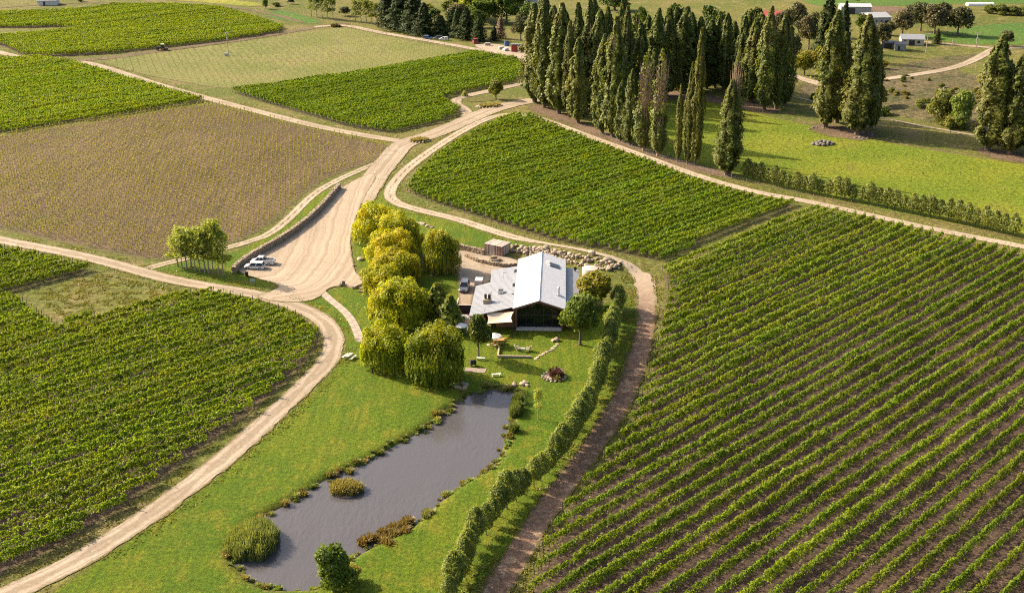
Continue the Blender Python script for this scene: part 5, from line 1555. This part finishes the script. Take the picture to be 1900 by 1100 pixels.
# picnic table
pt = thing('picnic_table', 'grey picnic table with attached benches on the lawn by the road bend', 'picnic table', P3(648, 665), 1.15)
for i in range(4): MB().box(-.9, .9, -.38 + .19 * i + .01, -.38 + .19 * (i + 1) - .01, .72, .76).build('top_plank', M_GREYWOOD, pt)
for s in (-1, 1):
    MB().box(-.95, .95, s * .82 - .17, s * .82 + .17, .42, .47).build('bench_seat', plain('pale_bench', (.62, .58, .52), .8, var=.1), pt)
    for x in (-.65, .65):
        MB().hexa([(x - .04, s * .8 - .05, 0), (x + .04, s * .8 - .05, 0), (x + .04, s * .8 + .05, 0), (x - .04, s * .8 + .05, 0), (x - .04, s * .28 - .05, .715), (x + .04, s * .28 - .05, .715), (x + .04, s * .28 + .05, .715), (x - .04, s * .28 + .05, .715)]).build('leg', M_RUST, pt)
for x in (-.56, .56): MB().box(x - .03, x + .03, -.9, .9, .34, .415).build('cross_bar', M_RUST, pt)
sp = thing('lawn_stump', 'small dark bent stump standing on the lawn near the two-trunked willow', 'stump', P3(692, 693))
MB().tube([(0, 0, -.05), (-.05, 0, .5), (.02, 0, .95), (.3, 0, 1.15)], [.17, .14, .12, .09], 7).build('stem', M_BLACK, sp)

# ================================================================== VEHICLES
def car(name, label, loc, rz, L, Wd, Hh, paint, kind='suv', cat='car'):
    t = thing(name, label, cat, loc, rz)
    wb = L * .30; r = .36 if kind != 'hatch' else .33
    sill = .30; belt = Hh * .58
    # lower body: bonnet, doors, tail as one shell, narrowing at the ends
    prof = [(-L / 2, sill + .1), (-L / 2 + .05, belt - .12), (-L / 2 + .15, belt), (L / 2 - 1.05, belt), (L / 2 - .25, belt - .10), (L / 2 - .02, belt - .28), (L / 2, sill + .1), (L / 2 - .1, sill), (-L / 2 + .1, sill)]
    secs = [(-1, .80), (-.86, 1.0), (.86, 1.0), (1, .80)]
    vs_, fs_ = [], []
    n = len(prof)
    for s, _ in secs:
        for (x, z) in prof:
            f = .96 if abs(s) == 1 else 1.0
            zz = z if abs(s) != 1 else sill + (z - sill) * .90
            vs_.append((x * f, s * Wd / 2, zz))
    for k_ in range(3):
        for i in range(n): fs_.append((k_ * n + i, k_ * n + (i + 1) % n, (k_ + 1) * n + (i + 1) % n, (k_ + 1) * n + i))
    fs_.append(tuple(range(n - 1, -1, -1))); fs_.append(tuple(3 * n + i for i in range(n)))
    body = put('body', fast_mesh('body', vs_, fs_, (paint,)), t)
    if kind == 'ute': c0, c1 = -L * .08, L / 2 - 1.0
    elif kind == 'suv': c0, c1 = -L / 2 + .12, L / 2 - 1.15
    else: c0, c1 = -L / 2 + .15, L / 2 - 1.0
    w0, w1 = Wd / 2 - .06, Wd / 2 - .24
    r0, r1 = c0 + (.22 if kind != 'ute' else .12), c1 - .75
    MB().hexa([(c0, -w0, belt), (c1, -w0, belt), (c1, w0, belt), (c0, w0, belt), (r0, -w1, Hh - .05), (r1, -w1, Hh - .05), (r1, w1, Hh - .05), (r0, w1, Hh - .05)]).build('glasshouse', M_CARGLASS, t)
    MB().hexa([(r0 - .04, -w1 - .02, Hh - .049), (r1 + .05, -w1 - .02, Hh - .049), (r1 + .05, w1 + .02, Hh - .049), (r0 - .04, w1 + .02, Hh - .049), (r0 + .04, -w1 + .08, Hh + .02), (r1 - .05, -w1 + .08, Hh + .02), (r1 - .05, w1 - .08, Hh + .02), (r0 + .04, w1 - .08, Hh + .02)]).build('roof', paint, t)
    for s in (-1, 1):
        for x0, x1 in ((c0, r0), (c1, r1)) + ((((c0 + c1) / 2 + .05, (r0 + r1) / 2 + .05),)):
            a, b = Vector((x0, s * (w0 + .012), belt)), Vector((x1, s * (w1 + .012), Hh - .04))
            MB().tube([a, b], .055, 4).build('pillar', paint, t)
        MB().box(c1 - .25, c1 - .10, s * (Wd / 2 + .02) - .0 if s > 0 else -(Wd / 2 + .2), s * (Wd / 2 + .2) if s > 0 else -(Wd / 2 + .02), belt - .02, belt + .15).build('wing_mirror', paint, t)
        MB().box(L / 2 - .16, L / 2 + .012, s * (Wd / 2 - .38) - .17, s * (Wd / 2 - .38) + .17, belt - .38, belt - .22).build('headlight', M_STEEL, t)
        MB().box(-L / 2 - .012, -L / 2 + .1, s * (Wd / 2 - .28) - .14, s * (Wd / 2 - .28) + .14, belt - .35, belt - .14).build('tail_light', M_RED, t)
        for x in (-wb, wb):
            w = put('wheel', MB().tube([(x, s * (Wd / 2 - .2), r), (x, s * (Wd / 2 + .02), r)], r, 14).mesh('tyre', M_TYRE), t)
            MB().tube([(x, s * (Wd / 2 + .02), r), (x, s * (Wd / 2 + .03), r)], r * .62, 10).build('rim', M_STEEL, w)
    if kind == 'ute':
        MB().box(-L / 2 + .1, c0 - .05, -Wd / 2 + .14, Wd / 2 - .14, belt + .002, belt + .015).build('load_bed', M_BLACK, t)
        for y0, y1 in ((-Wd / 2 + .03, -Wd / 2 + .13), (Wd / 2 - .13, Wd / 2 - .03)): MB().box(-L / 2 + .08, c0 - .05, y0, y1, belt + .002, belt + .22).build('bed_side', paint, t)
        MB().box(-L / 2 + .02, -L / 2 + .078, -Wd / 2 + .03, Wd / 2 - .03, belt + .002, belt + .22).build('tailgate', paint, t)
    if kind == 'suv':
        for s in (-1, 1): MB().tube([(r0 + .1, s * (w1 - .1), Hh + .06), (r1 - .1, s * (w1 - .1), Hh + .06)], .025, 4).build('roof_rail', M_STEEL, t)
    return t
car('parked_car', 'white hatchback car parked against the stone wall, the nearer of two', P3(473, 498.5), math.radians(176), 4.35, 1.8, 1.55, M_CARWHITE, 'hatch')
car('parked_car', 'white pickup truck parked behind the white hatchback at the stone wall', P3(488, 490), math.radians(174), 5.2, 1.85, 1.75, M_CARWHITE, 'ute', 'pickup')
car('parked_car', 'silver estate car parked in the shade beside the house', P3(862, 537), math.radians(-93), 4.7, 1.85, 1.7, M_CARSILVER, 'suv')
tr_ = thing('box_trailer', 'small white trailer beside the corner of the low roof', 'trailer', P3(889, 530), math.radians(85))
MB().box(-1.1, 1.1, -.75, .75, .5, 1.5).build('box', M_WHITE, tr_)
MB().box(1.1, 2.0, -.04, .04, .45, .53).build('drawbar', M_STEEL, tr_)
for s in (-1, 1): MB().tube([(0, s * .77, .32), (0, s * .92, .32)], .32, 12).build('wheel', M_TYRE, tr_)
car('parked_car', 'dark car under the conifers by the far farm road', P3(794, 73), math.radians(-20), 4.6, 1.8, 1.6, M_BLUE, 'suv')
car('parked_car', 'white car under the conifers by the far farm road', P3(824, 75), math.radians(160), 4.5, 1.8, 1.5, M_CARWHITE, 'hatch')
car('parked_car', 'silver car half hidden between white car and conifers', P3(813, 73), math.radians(200), 4.5, 1.8, 1.5, M_CARSILVER, 'hatch')
car('farm_truck', 'red farm vehicle at the entrance of the far yard', P3(882, 81), math.radians(100), 4.6, 2.0, 2.3, M_RED, 'suv', 'vehicle')

trac = thing('tractor', 'dark tractor with pale cab roof working along the far headland', 'tractor', P3(299, 94), math.radians(195))
MB().box(-.2, 1.9, -.35, .35, .75, 1.45).build('bonnet', M_BLACK, trac)
MB().box(-1.4, -.2, -.55, .55, .8, 1.3).build('chassis', M_FRAME, trac)
MB().hexa([(-1.3, -.65, 1.31), (-.1, -.65, 1.31), (-.1, .65, 1.31), (-1.3, .65, 1.31), (-1.2, -.6, 2.5), (-.3, -.6, 2.5), (-.3, .6, 2.5), (-1.2, .6, 2.5)]).build('cab', M_CARGLASS, trac)
MB().box(-1.45, -.05, -.75, .75, 2.5, 2.7).build('cab_roof', M_WHITE, trac)
MB().tube([(.9, .2, 1.45), (.9, .2, 2.3)], .05, 6).build('exhaust', M_FRAME, trac)
for x, rr_, w in ((-.8, .8, .45), (1.4, .5, .3)):
    for s in (-1, 1):
        y0 = s * (.62 if x < 0 else .5)
        wh = put('wheel', MB().tube([(x, y0, rr_), (x, y0 + s * w, rr_)], rr_, 16).mesh('tyre', M_TYRE), trac)
        MB().tube([(x, y0 + s * w, rr_), (x, y0 + s * (w + .03), rr_)], rr_ * .55, 10).build('rim', M_ORANGE, wh)
mw = MB().box(-2.9, -1.5, -1.0, 1.0, .35, .9).build('mower', M_BLACK, trac)

# ================================================================== POLES, FENCES, PLANTERS
def power_pole(bx, by, ty, label, arms=1, box=False):
    h = top_h(bx, by, ty)
    t = thing('power_pole', label, 'pole', P3(bx, by))
    MB().tube([(0, 0, -.2), (0, 0, h)], [.16, .11], 8).build('pole', M_GREYWOOD, t)
    for i in range(arms):
        z = h - .4 - .9 * i
        MB().box(-1.1, 1.1, -.06, .06, z, z + .14).build('cross_arm', M_GREYWOOD, t)
        for x in (-1.0, -.45, .45, 1.0): MB().tube([(x, 0, z + .14), (x, 0, z + .34)], .06, 6).build('insulator', M_WHITE, t)
    if box: MB().box(-.35, .35, -.55, -.12, h - 3.2, h - 2.2).build('transformer', M_STEEL, t)
power_pole(424, 103, 60, 'pale power pole with crossarm in the grassy field', 1, True)
pb = thing('pump_box', 'small concrete pump box at the foot of the field power pole', 'pump box', P3(422, 104))
MB().box(-1.0, .2, -.9, .1, -.05, 1.1).build('body', M_CONC, pb)
MB().box(-1.1, .3, -1.0, .2, 1.1, 1.2).build('lid', M_STEEL, pb)
power_pole(1718, 98, 62, 'pale power pole on the bank beside the cottage', 1)
power_pole(1811, 88, 60, 'power pole with transformer at the far road junction', 1, True)
power_pole(1767, 83, 72, 'short thin pole between the two power poles', 0)

fpost = MB().tube([(0, 0, -.1), (0, 0, 1.2)], .06, 5).mesh('post', M_WOOD)
def fence(px, step, label, wires=True):
    line = smooth_line(PP(px), 1)
    t = thing('post_fence', label, 'fence', (*line[0], 0))
    pos = along(line, step)
    for x, y in pos: put('post', fpost, t, (x - line[0][0], y - line[0][1], float(hgt(x, y))))
    if wires:
        for z in (.45, .8, 1.1):
            MB().tube([(x - line[0][0], y - line[0][1], float(hgt(x, y)) + z) for x, y in pos], .008, 3, False).build('wire', M_FRAME, t)
fence([(640, 51), (700, 64), (770, 77), (850, 91), (925, 105)], 4.0, 'wire fence on posts along the far farm road')
fence([(1476, 150), (1500, 157), (1530, 166)], 2.5, 'pale rail fence below the yellow willow thicket')
fence([(432, 172), (520, 200), (620, 228), (720, 254)], 4.0, 'wire fence on posts between brown field and farm road')
fence([(1100, 246), (1200, 288), (1300, 316), (1400, 344), (1500, 366), (1650, 395), (1800, 430), (1900, 452)], 5.0, 'wire fence on posts between poplar rank and vineyard track')
fence([(1690, 80), (1740, 82), (1790, 85)], 4.0, 'wire fence beside the cottage')

def planter(bx, by, rx, ry, label, n=18):
    t = thing('stone_planter', label, 'planter', P3(bx, by), .35)
    for i in range(n):
        a = 2 * math.pi * i / n
        o = put('edge_stone', rock_rng.choice(ROCKS), t, (math.cos(a) * rx, math.sin(a) * ry, .12), a); o.scale = (1.1, .85, .8)
    MB().tube([(0, 0, -.05), (0, 0, .2)], [1, .9], 20).build('soil', M_RUST, t)
    t.children[-1].scale = (rx, ry, 1)
    for i in range(14):
        a = i * 2.4; q = math.sqrt((i + .5) / 14) * .8
        o = put('dry_plant', rock_rng.choice(TUFT), t, (math.cos(a) * rx * q, math.sin(a) * ry * q, .15), a); o.scale = (1.3, 1.3, 1.1); o.color = (1, .95, .85, 1)
planter(778, 262, 2.9, 2.3, 'oval stone-ringed planter in the road fork by the brown field')
planter(908, 198, 4.2, 2.4, 'long stone-ringed planter beside the loop drive', 22)
put('planting_bed', MB().prism([(p[0], p[1]) for p in smooth_line(PP([(852, 184), (880, 179), (918, 181), (925, 186), (890, 190), (862, 189)]), 2, True)], .0, .12).mesh('planting_bed', M_BARE), kind='structure')
hp = P3(1527, 268)
for i in range(26):
    a = i * 2.4; q = math.sqrt((i + .5) / 26)
    x, y = hp[0] + math.cos(a) * q * 3.4, hp[1] + math.sin(a) * q * 2.6
    rock(x, y, rock_rng.uniform(.8, 1.5), 'dark stone of the round heap on the paddock', 'stones of the paddock heap', z=(1 - q) * 1.0, me=rock_rng.choice(DARKROCKS))
for (x, y, n_) in ((1515, 238, 9), (1600, 256, 8), (1612, 250, 5), (1440, 208, 6)):
    for i in range(n_):
        px, py = x + rock_rng.uniform(-14, 14), y + rock_rng.uniform(-3, 3)
        rock(*P(px, py), rock_rng.uniform(.5, 1.2), 'grey stone lying at the foot of the big poplars', 'stones at the poplar feet', me=rock_rng.choice(DARKROCKS))
for i in range(12):
    px, py = 962 + rock_rng.uniform(-14, 18), 712 + rock_rng.uniform(-4, 4)
    rock(*P(px, py), rock_rng.uniform(.5, 1.1), 'pale stone at the far end of the pond', 'stones at the far pond end')
for i in range(10):
    px, py = 858 + rock_rng.uniform(-14, 12), 716 + rock_rng.uniform(-4, 6)
    rock(*P(px, py), rock_rng.uniform(.6, 1.2), 'dark stone where the big willow meets the pond', 'stones under the pond willow')
for i in range(14):
    px, py = 792 + i * .6 + rock_rng.uniform(-2, 2), 440 + i * 5.6
    rock(*P(px, py), rock_rng.uniform(.6, .9), 'white stone in the line between the willows', 'white stones between the willows')
for i in range(7):
    rock(*P(775 + i * 4.5, 414 + i * 1.5), rock_rng.uniform(.8, 1.3), 'dark rock on the grass behind the far willow', 'rocks behind the far willow')

# ================================================================== POND EDGE PLANTS
def tuft(x, y, me, s, label, cat, name, group, tone=(1, 1, 1), z=None):
    o = put(name, me, None, (x, y, (float(hgt(x, y)) if z is None else z) - .03), rock_rng.uniform(0, 6.28))
    o.scale = (s, s, s * rock_rng.uniform(.8, 1.2)); o.color = (*tone, 1)
    tag(o, label, cat, group)
edge_pts = along(POND + [POND[0]], .62)
for i, (x, y) in enumerate(edge_pts):
    r_ = rock_rng.random()
    left = x < -8 + (y - 118) * .35 + 4
    if r_ < (.16 if left else .42): continue
    jx, jy = x + rock_rng.uniform(-.7, .7), y + rock_rng.uniform(-.6, .6)
    tuft(jx, jy, rock_rng.choice(TUFT + TUFTG), rock_rng.choice((.35, .45, .5, .6, .75, 1.0)), 'tussock of straw-coloured grass on the pond edge', 'grass', 'grass_tussock', 'tussocks round the pond', (rock_rng.uniform(.75, 1.05), rock_rng.uniform(.9, 1.25), .9), z=max(float(hgt(jx, jy)), -.6))
ri = thing('reed_bed', 'big clump of tall green reeds standing in the near end of the pond', 'reeds', (*P(470, 1018), -.7))
for i in range(34):
    a = i * 2.4; q = math.sqrt((i + .5) / 34)
    o = put('reed_clump', rock_rng.choice(REEDS), ri, (math.cos(a) * q * 3.0, math.sin(a) * q * 3.9, 0), a); s = rock_rng.uniform(.85, 1.2) * (1.05 - .25 * q); o.scale = (s, s, s * 1.1); o.color = (1, 1, 1, 1)
ti = thing('tussock_island', 'round island of straw-coloured sedge in the pond', 'island', (*P(643, 917), -.6))
MB().tube([(0, 0, -.4), (0, 0, .12), (0, 0, .3)], [2.4, 2.0, .6], 16).build('mound', M_RUST, ti)
for i in range(36):
    a = i * 2.4; q = math.sqrt((i + .5) / 36)
    o = put('sedge_clump', rock_rng.choice(TUFT), ti, (math.cos(a) * q * 1.9, math.sin(a) * q * 1.5, .05 + .3 * (1 - q)), a); o.scale = (1.15, 1.15, 1.35); o.color = (.95, .92, .8, 1)
for i in range(26):
    t = rock_rng.random()
    px, py = 668 + 90 * t + rock_rng.uniform(-5, 5), 1030 - 52 * t + rock_rng.uniform(-9, 7)
    x, y = P(px, py)
    tuft(x, y, rock_rng.choice(TUFTG), rock_rng.uniform(.9, 1.5), 'rusty brown rush clump in the shallow bay of the pond', 'rushes', 'rush_clump', 'rusty rushes of the pond bay', (1, .85, .8), z=-.6)
for i in range(14):
    t = rock_rng.random()
    px, py = 948 + 12 * t + rock_rng.uniform(-4, 4), 815 - 70 * t
    x, y = P(px, py)
    tuft(x, y, rock_rng.choice(TUFTG + REEDS[:1]), rock_rng.uniform(.7, 1.0), 'dark rush clump on the alley side of the pond', 'rushes', 'rush_clump', 'dark rushes on the alley side', (.7, .75, .6))

# ================================================================== FAR BUILDINGS
def gable_house(name, label, cat, c, size, rz, wall, roof, hw_, hr, windows=(), doors=(), over=.35):
    t = thing(name, label, cat, c, rz)
    lx, ly = size
    MB().add([(0, 0, -.2), (lx, 0, -.2), (lx, ly, -.2), (0, ly, -.2), (0, 0, hw_), (lx, 0, hw_), (lx, ly, hw_), (0, ly, hw_), (0, ly / 2, hr), (lx, ly / 2, hr)],
             [(0, 1, 5, 4), (2, 3, 7, 6), (1, 2, 6, 9, 5), (3, 0, 4, 8, 7), (3, 2, 1, 0)]).build('wall', wall, t)
    kk = (hr - hw_) / (ly / 2)
    for y0, z0, y1, z1 in ((-over, hw_ - over * kk + .06, ly / 2, hr + .06), (ly + over, hw_ - over * kk + .06, ly / 2, hr + .06)):
        MB().hexa([(-over, y0, z0), (lx + over, y0, z0), (lx + over, y1, z1), (-over, y1, z1), (-over, y0, z0 + .1), (lx + over, y0, z0 + .1), (lx + over, y1, z1 + .1), (-over, y1, z1 + .1)]).build('roof', roof, t)
    for (x, z, w, h) in windows:
        f = MB().box(x - .06, x + w + .06, -.06, .02, z - .06, z + h + .06).build('window', M_WHITE, t)
        MB().box(x, x + w, -.075, -.062, z, z + h).build('pane', M_CARGLASS, f)
    for (x, w, h) in doors: MB().box(x, x + w, -.08, .02, 0, h).build('door', M_FRAME, t)
    return t
M_CREAM = plain('cream_wall', (.52, .46, .34), .8, var=.1)
M_GREYIRON = plain('grey_iron', (.28, .285, .295), .6, var=.15)
M_DKIRON = plain('dark_iron', (.20, .19, .19), .6, var=.2)
gable_house('cottage', 'cream cottage with grey roof on the far terrace', 'cottage', P3(1672, 84), (9.5, 6.0), math.radians(-8), M_CREAM, M_GREYIRON, 2.6, 4.2, [(.8, .9, 1.2, 1.1), (6.6, .9, 1.2, 1.1)], [(3.2, 2.4, 2.1)])
gable_house('iron_shed', 'small grey corrugated shed in front of the cottage', 'shed', P3(1660, 94), (4.5, 3.6), math.radians(-8), M_GREYIRON, M_DKIRON, 2.6, 3.4, [], [(1.2, .9, 1.9)])
gable_house('open_shed', 'dark open shed beside the small grey one', 'shed', P3(1637, 90), (4.8, 3.4), math.radians(-4), M_DKIRON, M_GREYIRON, 2.4, 2.9, [], [(.6, 3.2, 2.0)])
gable_house('barn', 'large pale grey barn behind the huge poplars', 'barn', P3(1618, 50), (9, 15), math.radians(6), plain('barn_wall', (.34, .345, .36), .6, var=.08), M_GREYIRON, 4.2, 5.6, [(1.5, 2.2, .8, .8), (4, 2.2, .8, .8)], [(6.2, 1.8, 2.8)])
gable_house('barn', 'long white roofed barn behind the poplar grove', 'barn', P3(1560, 26), (15, 9), math.radians(-6), plain('white_barn_wall', (.36, .35, .34), .6, var=.08), plain('white_barn_roof', (.42, .42, .42), .5, var=.08), 3.5, 4.6, [], [(4, 3, 2.8)])
gable_house('shed', 'white gabled shed between the far green trees', 'shed', P3(962, 20), (12, 9), math.radians(6), M_WHITE, M_GREYIRON, 5.0, 6.6, [], [(4, 3, 3)])
gable_house('farmhouse', 'red roofed farmhouse glimpsed among the poplar tops', 'house', P3(1418, 44), (12, 8), math.radians(-6), M_CREAM, plain('red_iron_roof', (.40, .09, .07), .6, var=.1), 3.0, 5.4, [(1, 1, 1.4, 1.2), (8, 1, 1.4, 1.2)], [(5, 1, 2)])
ys = thing('farm_shed', 'open fronted shed with white posts and red doors at the far yard', 'shed', P3(948, 97), math.radians(-12))
MB().box(0, 12, 2.6, 2.8, -.2, 3.2).build('wall', M_DKIRON, ys)
for x in (0, 3, 6, 9, 11.8): MB().box(x, x + .22, 0, .22, -.2, 3.1).build('post', M_WHITE, ys)
MB().box(.25, 2.8, .05, .15, 0, 2.8).build('door', M_RED, ys)
for x in (6.6, 9.4): MB().box(x, x + 1.9, .05, .15, 0, 2.7).build('door', M_CREAM, ys)
MB().hexa([(-.4, -.5, 3.25), (12.5, -.5, 3.25), (12.5, 3.1, 3.0), (-.4, 3.1, 3.0), (-.4, -.5, 3.4), (12.5, -.5, 3.4), (12.5, 3.1, 3.15), (-.4, 3.1, 3.15)]).build('roof', M_DKIRON, ys)
for i, (x, y, mt, lab) in enumerate([(905, 85, M_GREYWOOD, 'stack of pale pallets in the far yard'), (930, 92, M_GREYWOOD, 'low pallet stack in front of the open shed'), (938, 95, M_WHITE, 'white covered pallet stack beside the open shed')]):
    t = thing('pallet_stack', lab, 'pallets', P3(x, y), .4 * i)
    for j in range(3):
        MB().box(-1.2, 1.2, -.8, .8, .02 + .25 * j, .18 + .25 * j).build('pallet', mt, t)
    MB().box(-1.1, 1.1, -.7, .7, .681, 1.2).build('load', mt, t)
dr = thing('storage_drum', 'blue round drum tank beside the open fronted shed', 'tank', P3(940, 86))
MB().tube([(0, 0, 0), (0, 0, 2.2)], 1.1, 14).build('shell', M_BLUE, dr)
MB().tube([(0, 0, 2.2), (0, 0, 2.4)], [1.12, .4], 14).build('lid', M_FRAME, dr)
hb = thing('scrap_heap', 'heap of dark scrub at the corner of the far grass field', 'heap', P3(623, 50))
o = put('twigs', TUFTG[0], hb); o.scale = (4, 4, 2.2); o.color = (.4, .35, .35, 1)
gable_house('far_hut', 'tiny white hut beyond the farthest vineyard', 'hut', P3(70, 11), (10, 6), .1, M_WHITE, M_GREYIRON, 2.6, 4, [], [(3, 1, 2)])
wt = thing('white_tank', 'low white tunnel beyond the far paddock', 'tunnel', P3(1818, 11))
n_ = 10
vs_ = [(x, math.cos(math.pi * i / n_) * 2.2, math.sin(math.pi * i / n_) * 1.7) for x in (-7, 7) for i in range(n_ + 1)]
MB().add(vs_, [(i, i + 1, n_ + 2 + i, n_ + 1 + i) for i in range(n_)] + [tuple(range(n_ + 1)), tuple(range(2 * n_ + 1, n_, -1))]).build('cover', M_WHITE, wt)

# ================================================================== ROUGH GRASS of the verges (nobody could count it)
L_VERGE = leaf_mat('verge_grass', (.12, .14, .025), (.28, .26, .07), (.24, .21, .06), trans=.3, patch=.08, use_obj=False)
VERGE_LINES = [(PERIM_PX, 1.9, 4.6, 9000), (LOWER_PX, 2.1, 4.2, 6000), (EARTH_PX, 1.6, 4.5, 7000), (FARM_PX, 2.3, 6.0, 5000)]
cs = []
for px, a_, b_, n_ in VERGE_LINES:
    ln = np.array(along(smooth_line(PP(px), 2), .5))
    k_ = RNG.integers(0, len(ln) - 1, n_)
    dd = ln[k_ + 1] - ln[k_]; dd /= np.maximum(np.linalg.norm(dd, axis=1, keepdims=True), 1e-6)
    side = np.where(RNG.random(n_) < .5, -1, 1) * (a_ + (b_ - a_) * RNG.random(n_) ** 1.6)
    p_ = ln[k_] + dd * RNG.random((n_, 1)) * .5 + np.stack([-dd[:, 1], dd[:, 0]], 1) * side[:, None]
    keep = vnoise(p_[:, 0], p_[:, 1], 2.5, 17) > .42
    cs.append(p_[keep])
for px, n_ in (([(50, 545), (190, 505), (370, 545), (250, 575), (130, 605)], 6000), ([(1240, 292), (1400, 340), (1600, 384), (1900, 450), (1990, 462), (1990, 330), (1640, 270), (1400, 210)], 9000)):
    pl = np.array(PP(px)); lo_, hi_ = pl.min(0), pl.max(0)
    p_ = lo_ + RNG.random((n_ * 3, 2)) * (hi_ - lo_)
    keep = (poly_sdf(p_[:, 0], p_[:, 1], [tuple(q) for q in pl]) > .5) & (vnoise(p_[:, 0], p_[:, 1], 1.1, 23) > .45)
    cs.append(p_[keep][:n_])
p_ = np.concatenate(cs)
hs_ = RNG.uniform(.05, .16, len(p_))
c_ = np.stack([p_[:, 0], p_[:, 1], hgt(p_[:, 0], p_[:, 1]) + hs_ * .8], 1)
nr = rand_dir(len(c_), RNG); nr[:, 2] = np.abs(nr[:, 2]) * .6
up_ = rand_dir(len(c_), RNG) * .5 + (0, 0, .8)
v_, f_, t_ = quads(c_, nr, up_, RNG.uniform(.15, .38, len(c_)), hs_ * 2.4, np.clip(RNG.normal(.5, .3, len(c_)), 0, 1))
vg = put('rough_grass', fast_mesh('rough_grass', v_, f_, (L_VERGE,), False, {'tint': t_}), kind='stuff')
vg['label'] = 'rough tufted grass along the verges and lawns'; vg['category'] = 'grass'
